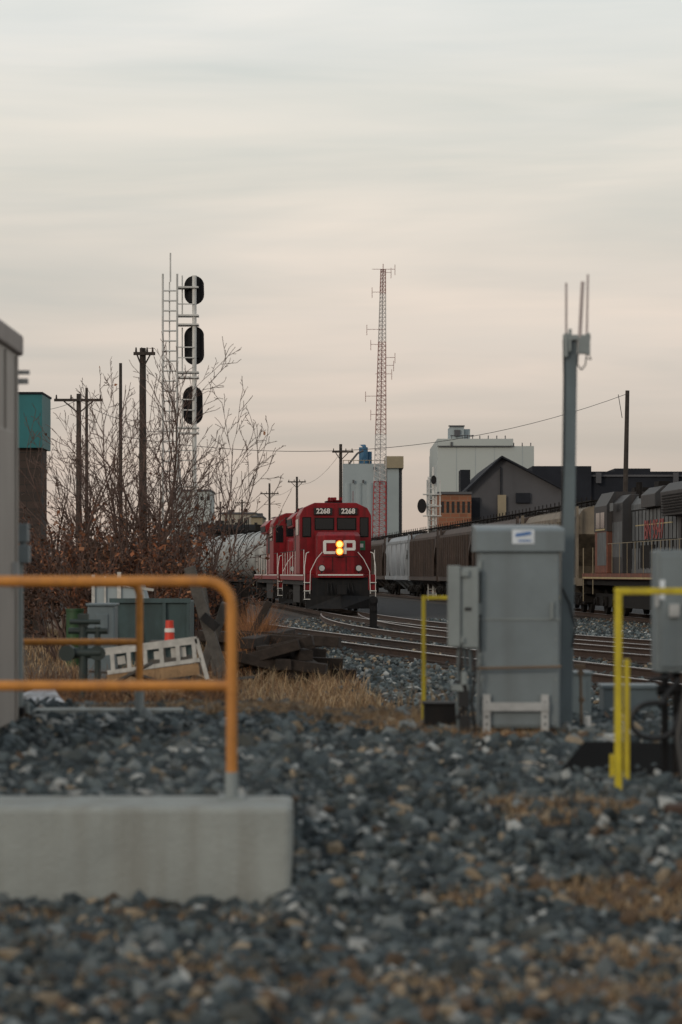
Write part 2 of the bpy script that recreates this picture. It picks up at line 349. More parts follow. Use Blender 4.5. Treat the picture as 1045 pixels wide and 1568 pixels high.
n=66000; y=np.sqrt(rng.uniform(20.5**2,75**2,n)); x=edgex(y)-np.abs(rng.normal(0,1,n))*.06*y*1.0+.3
k=(gmask(x,y)>.35)&(rng.random(n)<(.2+.8*(wob(x,y,1.7)>-.05))); x,y=x[k],y[k]
hh=rng.uniform(.10,.36,len(x))*(.5+.7*(wob(x,y,.9)>0)); blades('dry_grass',x,y,hh,lean=.6,wid=.007)
n=4500; cx_=X(390,42); x=cx_+rng.normal(0,.28,n); y=42+rng.normal(0,.8,n); blades('dry_weeds',x,y,rng.uniform(.4,1.5,n)*np.exp(-((x-cx_)/.45)**2),lean=.35,wid=.006,cols=((.34,.16,.065),(.24,.11,.05),(.15,.07,.04)))
n=2500; cx_=X(770,16.6); x=cx_+rng.normal(0,.07,n); y=16.6+rng.normal(0,.08,n); blades('dry_weeds',x,y,rng.uniform(.03,.11,n),lean=.7,wid=.003,cols=((.28,.15,.07),(.2,.1,.05)))
n=9000; y=rng.uniform(23,36,n); x=X(rng.uniform(40,345,n),y); k=wob(x,y,1.4)>-.35; x,y=x[k],y[k]; blades('dead_brush',x,y,rng.uniform(.2,.75,len(x)),lean=.8,wid=.006,cols=((.16,.085,.045),(.09,.05,.03),(.22,.12,.06),(.05,.03,.02)))

# ------------------------------------------------------------------ concrete wall & railings
e=empty('concrete_retaining_wall'); B().box(-6,X(446,11.25),11.25,11.82,-.15,.515).make('wall_block','conc',e,bevel=.028)
e=empty('concrete_curb'); B().box(X(52,18.6),X(280,18.6),18.5,18.75,.3,.56).make('curb_block','conc',e,bevel=.015)
e=empty('safety_railing'); d=11.62; r=.027; xp=X(355,d); zt=Z(890,d); b=B(); rad=.12
pts=[(-6,d,zt),(xp-rad,d,zt)]+[(xp-rad+rad*math.sin(t),d,zt-rad+rad*math.cos(t)) for t in np.linspace(0,math.pi/2,9)[1:]]+[(xp,d,Z(1186,d))]
b.tube(pts,r,14); zm=Z(1050,d); b.cyl((-6,d,zm),(xp,d,zm),r*.92,n=14); b.cyl((-3.4,d,.5),(-3.4,d,zt),r,n=12)
b.cyl((xp,d,zm+.035),(xp,d,zm-.035),r*1.12,n=14)
b.make('rails','ybar',e,smooth=True)
B().cyl((xp,d,.515),(xp,d,Z(1182,d)),r*1.25,n=14).box(xp-.06,xp+.06,d-.06,d+.06,.515,.53).make('post_sleeve','cab2',e)
e=empty('safety_railing'); d=18.45; xp=X(214,d); zt=Z(893,d); b=B()
b.tube([(-3.1,d,zt),(xp-.08,d,zt),(xp-.02,d,zt-.02),(xp,d,zt-.08),(xp,d,Z(1060,d))],.028,12); b.cyl((-3.1,d,Z(983,d)),(xp,d,Z(983,d)),.026,n=12); b.cyl((-3.1,d,.4),(-3.1,d,zt),.027)
b.make('rails','ybar',e,smooth=True); B().cyl((xp,d,.46),(xp,d,Z(1058,d)),.036,n=12).make('post_sleeve','cab2',e)
e=empty('yellow_guard_rail'); d=18.3; b=B(); x0=X(649,d); z0=gz(x0,d); zt=Z(912,d)
b.rbox((x0,d,(z0+zt)/2),(.030,.030,zt-z0)); b.box(x0+.018,X(858,d),d-.015,d+.015,zt-.03,zt)
b.box(X(857,d),X(863,d),d-.015,d+.015,.38,zt-.2); b.box(x0-.04,x0+.04,d-.04,d+.04,z0-.01,z0+.02)
b.make('rail','ybar2',e,bevel=.004)
e=empty('yellow_guard_rail'); d=12.9; b=B(); zt=Z(900,d); xa=X(947,d)
b.box(xa-.019,xa+.019,d-.019,d+.019,.40,zt-.036); b.box(xa-.019,xa+1.2,d-.019,d+.019,zt-.036,zt)
xb=X(960,13.15); b.box(xb-.014,xb+.014,13.13,13.165,.40,Z(1010,13.1)); b.box(xa+.04,xa+.30,d-.015,d+.02,gz(xa,d)+.0,gz(xa,d)+.022)
xb2=X(937,13.4); b.box(xb2-.012,xb2+.012,13.38,13.41,.38,Z(1155,13.4))
b.box(xa+1.15,xa+1.2,d-.019,d+.019,.35,zt-.04)
b.make('rail','ybar2',e,bevel=.005)

# ------------------------------------------------------------------ equipment cabinet etc.
e=empty('equipment_cabinet'); d=17.
xl,xr=X(735,d),X(858,d); zb,zt=Z(1115,d),Z(808,d)
B().box(xl,xr,d,d+.45,zb,zt-.14).make('body','cab',e,bevel=.008)
b=B(); b.px([(d-.035,zt-.17),(d-.035,zt-.02),(d+.0,zt),(d+.5,zt+.03),(d+.5,zt-.17)],xl-.03,xr+.03).make('roof_cap','cab',e,bevel=.006)
b=B(); b.box(xl+.012,xr-.012,d-.012,d-.001,Z(948,d),zt-.185); b.box(xl+.012,xr-.012,d-.012,d-.001,zb+.02,Z(948,d)-.008); b.make('door_panels','cab',e,bevel=.003)
b=B(); b.box(xl-.004,xr+.004,d-.018,d-.002,Z(948,d)-.006,Z(948,d)+.004)
for zz in (1.0,1.35,1.65): b.box(xl-.012,xl+.012,d-.03,d-.01,zz-.04,zz+.04)
b.box(xr-.07,xr-.05,d-.035,d-.011,1.28,1.40)
for zz in np.linspace(zb+.06,zt-.22,9): b.cyl((xr-.03,d-.016,zz),(xr-.03,d-.011,zz),.008,n=8); b.cyl((xl+.03,d-.016,zz),(xl+.03,d-.011,zz),.008,n=8)
b.make('seam_and_hinges','cab2',e)
b=B()
for u in (745,834):
    xc=X(u,d); b.box(xc-.026,xc+.026,d-.05,d-.043,Z(1140,d),Z(1063,d)); b.box(xc-.026,xc-.019,d-.043,d+.02,Z(1140,d),Z(1063,d)); b.box(xc-.026,xc+.026,d+.40,d+.45,Z(1140,d),zb)
b.box(X(739,d),X(840,d),d-.06,d-.052,Z(1088,d),Z(1075,d)); b.make('leg_frame','silver',e)
b=B()
for u in (745,834):
    for k in range(6): b.box(X(u,d)-.006,X(u,d)+.006,d-.0525,d-.0505,Z(1130-11*k,d)-.008,Z(1130-11*k,d)+.008)
b.make('slots','rubber',e)
B().box(X(784,d),X(818,d),d-.04,d-.0365,Z(833,d),Z(811,d)).make('label','stick',e); B().rbox((X(801,d),d-.042,Z(818,d)),(.11,.002,.022),(0,-.15,0)).rbox((X(803,d),d-.042,Z(828,d)),(.09,.002,.010),(0,0,0)).make('label_logo','stickb',e)
B().cyl((X(722,d),d-.09,Z(1023,d)),(X(858,d),d-.09,Z(1020,d)),.010).make('conduit','copper',e)
e=empty('junction_box'); d=16.9
B().box(X(694,d),X(733,d),d,d+.2,Z(992,d),Z(868,d)).make('box','cab2',e,bevel=.006)
b=B(); b.box(X(687,d),X(705,d),d-.03,d+.18,Z(990,d),Z(866,d)); b.box(X(706,d),X(718,d),d-.03,d-.005,Z(883,d),Z(873,d)); b.box(X(706,d),X(711,d),d-.025,d-.005,Z(985,d),Z(975,d)); b.make('door','cab2',e,bevel=.004)
b=B(); b.box(X(705.5,d),X(706.5,d),d-.005,d-.0015,Z(990,d),Z(870,d)); b.box(X(712,d),X(722,d),d-.006,d-.001,Z(935,d),Z(930,d)); b.make('door_gap','rubber',e)
b=B()
for i,u in enumerate((703,712,719)):
    b.tube([(X(u,d),d+.05,Z(990,d)),(X(u+3*math.sin(i),d),d+.05,Z(1040,d)),(X(u-2,d),d+.04,Z(1085,d)),(X(u+2,d),d+.05,Z(1135,d))],.012,8)
b.make('conduits','mastp',e,smooth=True)
b=B()
b.tube([(X(722,d),d-.02,Z(995,d)),(X(728,d),d-.03,Z(1030,d)),(X(722,d),d-.02,Z(1075,d)),(X(730,d),d,Z(1130,d))],.010); b.tube([(X(697,d),d-.02,Z(1045,d)),(X(712,d),d-.03,Z(1042,d)),(X(716,d),d-.02,Z(1070,d)),(X(700,d),d,Z(1100,d))],.011)
b.tube([(X(706,d),d-.02,Z(990,d)),(X(704,d),d-.03,Z(1020,d)),(X(712,d),d-.02,Z(1060,d)),(X(708,d),d,Z(1132,d))],.012)
b.box(X(702,d),X(718,d),d-.05,d+.02,Z(1082,d),Z(1058,d)); b.box(X(704,d),X(720,d),d-.03,d+.06,Z(1140,d),Z(1095,d)); b.make('cables','rubber',e,smooth=True)
B().box(X(692,d),X(718,d),d-.03,d+.03,Z(1058,d),Z(1048,d)).box(X(706,d),X(715,d),d-.045,d+.0,Z(1048,d),Z(1028,d)).make('fittings','cab2',e,bevel=.003)
e=empty('battery_box'); d=17.6; b=B(); b.box(X(650,d),X(702,d),d,d+.25,.36,Z(1080,d)); b.make('case','black',e,bevel=.01); B().box(X(648,d),X(704,d),d-.012,d+.262,Z(1080,d),Z(1076,d)).make('lid','black',e,bevel=.004)
e=empty('antenna_mast'); d=17.75; b=B()
xb,xt=X(866,d),X(874,d); w=.047
b.loft([[(xb+a*w,d+c*w,.35) for a,c in((-1,-1),(1,-1),(1,1),(-1,1))],[(xt+a*w,d+c*w,Z(516,d)) for a,c in((-1,-1),(1,-1),(1,1),(-1,1))]]).make('pole','mastp',e,bevel=.008)
b=B(); b.box(X(861,d),X(903,d),d-.08,d-.052,Z(522,d),Z(514,d)); b.box(X(884,d),X(897,d),d-.10,d-.03,Z(543,d),Z(518,d)); b.box(X(896,d),X(902,d),d-.1,d-.05,Z(545,d),Z(512,d)); b.cyl((X(872,d),d-.07,Z(540,d)),(X(872,d),d-.07,Z(505,d)),.012)
b.cyl((X(866,d),d-.07,Z(548,d)),(X(866,d),d-.07,Z(512,d)),.018); b.make('brackets','cab2',e,bevel=.003)
b=B(); b.cyl((X(866,d),d-.07,Z(520,d)),(X(866,d),d-.07,Z(435,d)),.0085); b.cyl((X(886,d),d-.07,Z(530,d)),(X(891,d),d-.07,Z(433,d)),.014); b.cyl((X(897,d),d-.07,Z(530,d)),(X(899,d),d-.07,Z(422,d)),.0085); b.make('whip_antennas','whiterod',e,smooth=True)
b=B(); b.tube([(X(897,d),d-.07,Z(543,d)),(X(895,d),d-.08,Z(560,d)),(X(889,d),d-.08,Z(568,d)),(X(883,d),d-.08,Z(560,d)),(X(884,d),d-.07,Z(543,d))],.005); b.tube([(X(901,d),d-.07,Z(545,d)),(X(904,d),d-.08,Z(552,d)),(X(896,d),d-.08,Z(550,d))],.004); b.tube([(X(862,d),d-.06,Z(520,d)),(X(863,d),d-.055,Z(600,d)),(X(862,d),d-.055,Z(700,d)),(X(858,d),d-.055,Z(820,d))],.006); b.tube([(X(860,d),d-.055,Z(900,d)),(X(872,d),d-.058,Z(925,d)),(X(880,d),d-.058,Z(960,d)),(X(876,d),d-.058,Z(990,d))],.006); b.make('cables','rubber',e)
e=empty('splice_cabinet'); d=19.2; B().box(X(851,d),X(906,d),d,d+.35,.3,Z(1033,d)).make('box','mastp',e,bevel=.008); B().box(X(858,d),X(899,d),d-.01,d-.001,Z(1100,d),Z(1042,d)).make('door','mastp',e,bevel=.004)
B().box(X(848,d),X(909,d),d-.02,d+.37,Z(1033,d)+.001,Z(1029,d)).make('lid','mastp',e,bevel=.004)
e=empty('splice_cabinet'); d=19.8; B().box(X(925,d),X(1008,d),d,d+.35,.28,Z(1055,d)).make('box','mastp',e,bevel=.008); B().box(X(922,d),X(1011,d),d-.02,d+.37,Z(1055,d)+.001,Z(1049,d)).make('lid','mastp',e,bevel=.004)
e=empty('standpipe'); d=17.8; b=B(); b.cyl((X(891,d),d,.4),(X(889,d),d,Z(1020,d)),.011); b.box(X(880,d),X(896,d),d-.02,d+.02,Z(1024,d),Z(1017,d)); b.cyl((X(889,d),d-.05,Z(1030,d)),(X(889,d),d+.02,Z(1030,d)),.022); b.cyl((X(891,d),d,Z(1075,d)),(X(891,d),d,Z(1068,d)),.022); b.make('pipe_and_valve','copper',e,smooth=True)
B().cyl((X(899,d),d-.03,.4),(X(898,d),d-.03,Z(1096,d)),.028,n=14).make('plastic_sleeve','white',e,smooth=True)
e=empty('meter_box'); d=13.4
B().box(X(1006,d),X(1080,d),d,d+.25,Z(1030,d),Z(842,d)).make('box','cab',e,bevel=.01); B().box(X(1012,d),X(1076,d),d-.012,d-.001,Z(1022,d),Z(850,d)).make('door','cab',e,bevel=.005)
B().box(X(1003,d),X(1009,d),d-.02,d+.0,Z(930,d),Z(905,d)).box(X(1024,d),X(1040,d),d-.04,d-.013,Z(945,d),Z(925,d)).make('latch','silver',e,bevel=.003)
B().box(X(1010,d),X(1018,d),d-.016,d-.0125,Z(918,d),Z(888,d)).make('warning_label','stick',e)
b=B()
for u in (1022,1040,1058): b.cyl((X(u,d),d+.1,.35),(X(u,d),d+.1,Z(1030,d)),.022,n=10)
b.cyl((X(1010,d),d+.1,Z(1058,d)),(X(1070,d),d+.1,Z(1058,d)),.03); b.make('conduits','black',e,smooth=True)
b=B(); c=(X(1000,d),Z(1103,d)); 
b.tube([(X(1040,d),d,Z(1040,d)),(X(1015,d),d-.03,Z(1070,d))]+[(c[0]+.13*math.cos(t),d-.05,c[1]+.10*math.sin(t)) for t in np.linspace(1.2,5.6,14)]+[(X(1040,d),d,Z(1095,d))],.016,8)
b.tube([(X(1050,d),d-.05,Z(1050,d)),(X(1035,d),d-.1,Z(1130,d)),(X(1042,d),d-.2,Z(1200,d)),(X(1022,12.6),12.6,Z(1262,12.6)),(X(1030,12.4),12.4,Z(1275,12.4)),(X(1070,12.3),12.3,Z(1278,12.3))],.024,8)
b.tube([(X(1030,d),d,Z(1035,d)),(X(1000,d),d-.03,Z(1040,d)),(X(992,d),d-.03,Z(1042,d))],.013,8)
b.make('cables','rubber',e,smooth=True)
B().box(X(1016,12.5),X(1070,12.5),12.35,12.6,gz(1.7,12.5)-.02,gz(1.7,12.5)+.06).make('cable_foot','rust',e,bevel=.02)
e=empty('dark_opening'); z0=gz(1.5,14);  # black slab stands in for the shaded triangular opening
B().add([(X(836,13.9),13.5,z0+.02),(X(1050,13.9),13.4,z0+.02),(X(1060,14.6),14.8,z0+.14),(X(900,14.6),14.8,z0+.15),(X(836,14),13.5,z0-.1),(X(1050,14),13.4,z0-.1),(X(1060,14.6),14.8,z0-.1),(X(900,14.6),14.8,z0-.1)],[(0,1,2,3),(4,5,6,7),(0,1,5,4),(1,2,6,5),(2,3,7,6),(3,0,4,7)]).make('opening_shade_slab','pit',e)
B().cyl((X(905,13.3),13.3,z0+.04),(X(1060,13.3),13.3,z0+.04),.016).make('edge_pipe','black',e)

# ------------------------------------------------------------------ signal shelter at left
e=empty('signal_equipment_shelter'); xw=-2.34
B().box(-4.8,xw,14.2,17.55,.45,3.22).make('walls','bung',e,bevel=.01)
b=B(); b.py([(-4.9,3.2),(-4.9,3.3),(-3.57,3.62),(xw+.03,3.33),(xw+.03,3.18)],14.1,17.6).make('roof','bungr',e,bevel=.02)
b=B()
for y in np.arange(14.6,17.5,.55): b.box(xw+.0005,xw+.015,y,y+.04,.5,3.16)
b.make('panel_ribs','bung',e)
B().box(xw+.001,xw+.03,16.2,17.1,.55,2.6).make('door','bung',e,bevel=.01)
b=B(); b.box(xw+.03,xw+.07,17.0,17.05,1.5,1.68); b.box(xw-.1,xw+.06,17.61,17.64,2.98,3.02); b.box(xw-.1,xw+.07,17.61,17.64,3.05,3.08); b.make('handle_and_bracket','silver',e)
e=empty('electrical_conduit'); d=17.75; b=B(); b.cyl((X(30,d)-.0,d,.45),(X(30,d),d,Z(862,d)),.03,n=12); b.cyl((X(42,d),d,.45),(X(42,d),d,Z(1075,d)),.02); b.make('pipe','cab2',e,smooth=True)
b=B(); b.box(X(24,d),X(46,d),d-.06,d+.06,Z(862,d),Z(835,d)); b.box(X(27,d),X(44,d),d-.06,d+.06,Z(830,d),Z(802,d)); b.cyl((X(36,d),d,Z(836,d)),(X(36,d),d,Z(826,d)),.025); b.make('boxes','cab',e,bevel=.006)
B().box(X(8,17.7),X(40,17.7),17.6,17.7,.45,Z(1082,17.7)).make('base_box','black',e,bevel=.01)

# ------------------------------------------------------------------ locomotives
def truck(b,cy,axles=2,sp=2.7):
    for i in range(axles):
        y=cy+(i-(axles-1)/2)*sp
        for s in(-1,1):
            b.cyl((s*.70,y,.5),(s*.84,y,.5),.5,n=18); b.box(s*1.1-.13,s*1.1+.13,y-.2,y+.2,.34,.68); b.cyl((s*1.2,y,.5),(s*1.3,y,.5),.12,n=8)
        b.cyl((-.8,y,.5),(.8,y,.5),.09,n=6)
    h=(axles-1)/2*sp+.55
    for s in(-1,1):
        b.px([(cy-h,.55),(cy-h+.3,.45),(cy-.4,.3),(cy+.4,.3),(cy+h-.3,.45),(cy+h,.55),(cy+h,.82),(cy-h,.82)],s*1.07-.07,s*1.07+.07)
        for k in(-.25,0,.25): b.cyl((s*1.18,cy+k,.36),(s*1.18,cy+k,.72),.08,n=8)
def red_loco(px_,py_,rz,lead=True):
    e=empty('diesel_locomotive',(px_,py_,0),rz)
    r=B()
    r.py([(-1.55,1.56),(1.55,1.56),(1.55,4.1),(1.38,4.42),(.9,4.64),(-.9,4.64),(-1.38,4.42),(-1.55,4.1)],3.1,5.4)
    r.loft([[(-.92,3.11,1.56),(-.92,1.5,1.56),(-.66,1.15,1.56),(.66,1.15,1.56),(.92,1.5,1.56),(.92,3.11,1.56)],
            [(-.92,3.11,3.2),(-.92,1.5,3.2),(-.66,1.15,3.2),(.66,1.15,3.2),(.92,1.5,3.2),(.92,3.11,3.2)],
            [(-.86,3.11,3.42),(-.84,1.75,3.36),(-.55,1.4,3.34),(.55,1.4,3.34),(.84,1.75,3.36),(.86,3.11,3.42)]])
    hp=[(-.92,1.56),(.92,1.56),(.92,4.05),(.7,4.33),(-.7,4.33),(-.92,4.05)]
    r.py(hp,5.4,16.1)
    r.py([(-1.25,3.75),(1.25,3.75),(1.3,4.2),(1.0,4.48),(-1.0,4.48),(-1.3,4.2)],11.6,15.4)
    r.py([(-1.1,3.85),(1.1,3.85),(1.15,4.3),(.85,4.52),(-.85,4.52),(-1.15,4.3)],7.6,10.2)
    r.box(-1.5,-.93,5.4,7.0,1.56,2.3)
    r.make('body_shell','red',e,bevel=.03)
    r=B(); r.box(-1.53,1.53,1.0,16.9,1.30,1.555); r.box(-1.0,1.0,.62,1.0,1.42,1.60); 
    for s in(-1,1): r.box(s*1.36-.16,s*1.36+.16,.85,1.02,.9,1.555)
    r.make('side_sill','red',e,bevel=.01)
    w=B(); w.box(-1.54,-1.531,1.1,16.8,1.50,1.54); w.box(1.531,1.54,1.1,16.8,1.50,1.54)
    w.box(-.95,.95,.6,.619,1.51,1.56)
    for s in(-1,1):
        w.tube([(s*1.5,.78,.55),(s*1.5,.78,1.9),(s*1.42,.9,2.45),(s*1.30,.95,2.5)],.016,6)
        w.tube([(s*.75,.8,2.5),(s*1.0,.8,2.2),(s*1.25,.78,1.7),(s*1.28,.78,.75)],.016,6)
        for y in np.arange(1.2,16.8,1.75): w.cyl((s*1.5,y,1.55),(s*1.5,y,2.6),.014,n=5) if (y<2.8 or y>5.5) else None
        for k in(.5,.85,1.2): w.box(s*1.4-.14,s*1.4+.14,.74,.78,k,k+.03)
    w.make('white_trim','white',e)
    k=B()
    for s in(-1,1):
        k.cyl((s*1.5,5.5,2.6),(s*1.5,16.8,2.6),.018,n=5); k.cyl((s*1.5,1.2,2.6),(s*1.5,3.0,2.6),.018,n=5)
        for q in(.45,.8,1.15): k.box(s*1.4-.15,s*1.4+.15,.8,1.15,q,q+.04)
    k.cyl((-.75,.8,2.3),(.75,.8,2.3),.016,n=5)
    k.box(-1.25,1.25,.86,1.0,.4,1.42)
    k.loft([[(-1.45,.85,.12),(0,.15,.12),(1.45,.85,.12),(1.45,1.0,.12),(-1.45,1.0,.12)],[(-1.45,.8,.62),(0,.5,.68),(1.45,.8,.62),(1.45,1.0,.62),(-1.45,1.0,.62)]])
    k.box(-.16,.16,.05,.86,.78,1.04); k.box(-.2,.2,-.12,.12,.72,1.1)
    k.box(-1.3,1.3,6.5,10.8,.3,1.28); k.box(-1.4,1.4,1.02,16.8,1.1,1.3); k.box(-1.4,1.4,16.6,17.0,.4,1.4); k.box(-.15,.15,17.0,17.5,.78,1.04)
    for x_ in(-.5,-.35,.35,.5): k.tube([(x_,.84,1.2),(x_*1.1,.7,.8),(x_,.72,.45)],.025,6)
    k.box(-1.12,1.12,7.7,10.1,4.52,4.56); k.cyl((0,12.6,4.48),(0,12.6,4.56),.55,n=16); k.cyl((0,14.4,4.48),(0,14.4,4.56),.55,n=16)
    for y in np.arange(5.9,16,.62): k.box(-.929,-.921,y,y+.02,1.7,3.7)
    k.box(-.93,-.921,5.6,16,3.7,3.725)
    k.box(-1.31,-1.27,11.9,15.1,3.85,4.15); k.box(-.94,-.925,12.2,14.6,2.7,3.6)
    for y in(13.2,13.7): k.box(-.5,.5,y,y+.3,4.48,4.62)
    k.box(-.35,.35,3.6,4.6,4.64,4.74)
    k.box(-.30,-.28,1.138,1.1495,1.7,2.3); k.box(.28,.30,1.138,1.1495,1.7,2.3)
    k.make('frame_and_pilot','black',e)
    t=B(); truck(t,3.4); truck(t,14.2); t.make('trucks','truckm',e)
    gl=B()
    for s in(-1,1):
        a,b_=sorted((s*.1,s*.86)); gl.box(a,b_,3.06,3.098,3.5,3.96)
        a,b_=sorted((s*1.08,s*1.40)); gl.box(a,b_,3.06,3.098,3.2,3.98)
        a,b_=sorted((s*.14,s*.94)); gl.box(a,b_,2.98,3.098,4.12,4.42)
        gl.box(s*1.565-.01,s*1.565+.01,3.5,4.25,3.25,3.95); gl.box(s*1.565-.01,s*1.565+.01,4.35,5.1,3.25,3.95)
    gl.make('windows_and_number_boards','glass',e,bevel=.01)
    fr=B()
    for s in(-1,1):
        a,b_=sorted((s*.06,s*.90)); fr.box(a,b_,3.075,3.0985,3.46,4.0)
        a,b_=sorted((s*1.05,s*1.43)); fr.box(a,b_,3.075,3.0985,3.16,4.02)
    fr.make('window_gaskets','truckm',e)
    for s in(-1,1): text('number','2268',.30,(s*.54,2.972,4.27),(R(90),0,0),'white',e,off=.008)
    w=B(); y0,y1=1.125,1.149; zt,zb=3.00,2.42; t_=.115
    w.box(-.66,-.17,y0,y1,zt-t_,zt); w.box(-.66,-.17,y0,y1,zb,zb+t_); w.box(-.69,-.56,y0+.002,y1,zb+.04,zt-.04)
    w.box(.17,.30,y0+.002,y1,zb-.0,zt-.001); w.box(.30,.66,y0,y1,zt-t_,zt); w.box(.30,.66,y0,y1,zb+.15,zb+.15+t_); w.box(.56,.69,y0+.002,y1,zb+.19,zt-.04)
    w.make('nose_lettering','white',e)
    h=B(); h.box(-.14,.14,1.06,1.148,2.28,3.08); h.make('headlight_housing','red',e,bevel=.03)
    h=B(); h2=B()
    for zz in(2.53,2.83): h.cyl((0,1.055,zz),(0,1.03,zz),.165,n=20); h2.cyl((0,1.029,zz),(0,1.015,zz),.115,n=20)
    h.make('headlight_reflectors','hlr' if lead else 'lens',e); h2.make('headlight_lamps','hl' if lead else 'lens',e)
    h=B()
    for s in(-1,1): h.cyl((s*.78,.66,1.82),(s*.78,.78,1.82),.12,n=16)
    h.make('ditch_lights','lens',e)
    h=B()
    for s in(-1,1): h.cyl((s*.78,.67,1.82),(s*.78,.80,1.82),.15,n=16); h.box(s*.78-.03,s*.78+.03,.7,.8,1.56,1.7)
    h.make('ditch_light_housings','black',e)
    B().box(.98,1.28,3.05,3.095,2.6,3.0).make('flag_board','green',e); B().box(1.06,1.20,3.04,3.049,2.72,2.88).make('flag_mark','white',e)
    w=B(); w.box(-.12,.12,4.0,4.4,4.64,4.9); 
    for x_ in(-.25,0,.25): w.cyl((x_,3.3,4.82),(x_,3.9,4.82),.07,.03,n=8)
    w.cyl((-.3,3.6,4.74),(.3,3.6,4.74),.04,n=6); w.cyl((.9,4.6,4.6),(.9,4.6,5.2),.012,n=4); w.make('horn_and_antenna','red',e)
    text('side_lettering','CP',1.9,(-.94,9.6,2.9),(R(90),0,R(-90)),'board',e,off=.02,sx=1.5)
    return e
def place(P,y,L):
    x0=float(P(y)); x1=float(P(y+L)); return x0,y,math.atan2(-(x1-x0),L)
x,y,rz=place(T1,101,17); red_loco(x,y,rz)
x,y,rz=place(T1,118.8,17); red_loco(x,y,rz,False)
def tank(y,mk):
    x,y0,rz=place(T1,y,15); e=empty('tank_car',(x,y0,0),rz)
    secs=[]
    for yy,rr in [(.7,.3),(.8,.8),(1.0,1.15),(1.3,1.38),(1.7,1.48),(12.3,1.48),(12.7,1.38),(13.0,1.15),(13.2,.8),(13.3,.3)]:
        secs.append([(rr*math.cos(t),yy,2.65+rr*math.sin(t)) for t in np.linspace(0,2*math.pi,25)[:-1]])
    B().loft(secs).make('tank_shell',mk,e,smooth=True)
    b=B(); b.cyl((0,7,4.0),(0,7,4.5),.5,n=16); b.box(-1.0,1.0,6,8,4.1,4.16)
    for s in(-1,1):
        b.tube([(s*1,6,4.15),(s*1,6,4.9),(s*1,8,4.9),(s*1,8,4.15)],.03,5); b.tube([(s*.9,7,4.1),(s*1.5,7,3),(s*1.52,7,1.2)],.03,5)
        b.box(s*1.35-.05,s*1.35+.05,.2,13.8,1.1,1.3)
    for yy in(3.2,6.2,9.2,11.5):
        for i in range(24):
            t0,t1=2*math.pi*i/24,2*math.pi*(i+1)/24; b.cyl((1.49*math.cos(t0),yy,2.65+1.49*math.sin(t0)),(1.49*math.cos(t1),yy,2.65+1.49*math.sin(t1)),.02,n=4)
    b.box(-1.4,1.4,.1,.9,1.0,1.3); b.box(-1.4,1.4,13.1,13.9,1.0,1.3); b.box(-.5,.5,.3,13.7,1.0,1.35); b.box(-.15,.15,-.5,.2,.8,1.05)
    for yy in(1.9,12): b.box(-1.2,1.2,yy-.3,yy+.3,1.3,2.0)
    truck(b,2.2,2,1.8); truck(b,11.8,2,1.8); b.make('frame_and_trucks','truckm',e)
for y,mk in((137.5,'tankw'),(152.5,'tankw'),(167.5,'black'),(181,'tankw')): tank(y,mk)
def hopper(y,c,ribs):
    L=16.6; x,y0,rz=place(T3,y,L); e=empty('covered_hopper_car',(x,y0,0),rz)
    prof=[(-1.25,1.05),(1.25,1.05),(1.5,1.5),(1.58,2.6),(1.5,3.7),(1.15,4.2),(.5,4.38),(-.5,4.38),(-1.15,4.2),(-1.5,3.7),(-1.58,2.6),(-1.5,1.5)]
    def sec(yy,zl): return [(a,yy,max(b,zl)if b<3.6 else b) for a,b in prof]
    secs=[sec(.7,3.2),sec(.75,3.15),sec(2.6,1.9),sec(3.3,1.05),sec(L-3.3,1.05),sec(L-2.6,1.9),sec(L-.75,3.15),sec(L-.7,3.2)]
    b=B(); b.loft(secs)
    for k in range(3):
        yc=4.6+k*(L-9.2)/2; b.loft([[(-1.2,yc-1.8,1.2),(1.2,yc-1.8,1.2),(1.2,yc+1.8,1.2),(-1.2,yc+1.8,1.2)],[(-.4,yc-.4,.45),(.4,yc-.4,.45),(.4,yc+.4,.45),(-.4,yc+.4,.45)]])
    b.make('hopper_body',c,e,smooth=not ribs)
    b=B()
    for s in(-1,1):
        b.box(s*1.53-.05,s*1.53+.05,.2,L-.2,1.15,1.42); b.box(s*1.48-.06,s*1.48+.06,.6,L-.6,3.72,3.9)
        if ribs:
            for yy in np.arange(1.6,L-1,1.04): b.box(s*1.6-.07,s*1.6+.05,yy,yy+.12,1.4,3.75)
        else:
            for yy in np.arange(1.6,L-1,3.3): b.box(s*1.5-.07,s*1.5+.09,yy,yy+.12,1.4,3.7)
        for yy in(.25,L-.45):
            b.box(s*1.45-.04,s*1.45+.04,yy,yy+.1,1.2,4.3); b.box(s*1.45-.04,s*1.45+.04,yy+.4 if yy<1 else yy-.4,(yy+.45) if yy<1 else yy-.35,1.2,4.3)
            for zz in np.arange(1.5,4.2,.4): b.box(s*1.45-.02,s*1.45+.02,yy if yy<1 else yy-.4,(yy+.45)if yy<1 else yy+.1,zz,zz+.03)
    b.box(-1.5,1.5,.2,.4,1.1,1.4); b.box(-1.5,1.5,L-.4,L-.2,1.1,1.4)
    b.make('sills_and_posts',c,e)
    b=B(); b.box(-.9,-.55,.2,L-.2,4.52,4.56); b.box(.55,.9,.2,L-.2,4.52,4.56)
    for yy in np.arange(.4,L,1.2): b.box(-.88,-.84,yy,yy+.05,4.3,4.72); b.box(.84,.88,yy,yy+.05,4.3,4.52)
    for yy in np.arange(1.4,L-1,1.6): b.box(-.35,.35,yy,yy+1.2,4.38,4.55)
    b.box(-.15,.15,-.3,.3,.8,1.05); truck(b,1.8,2,1.8); truck(b,L-1.8,2,1.8); b.box(-.4,.4,.3,L-.3,1.0,1.15); b.make('running_boards_and_trucks','truckm',e)
yy=97.2
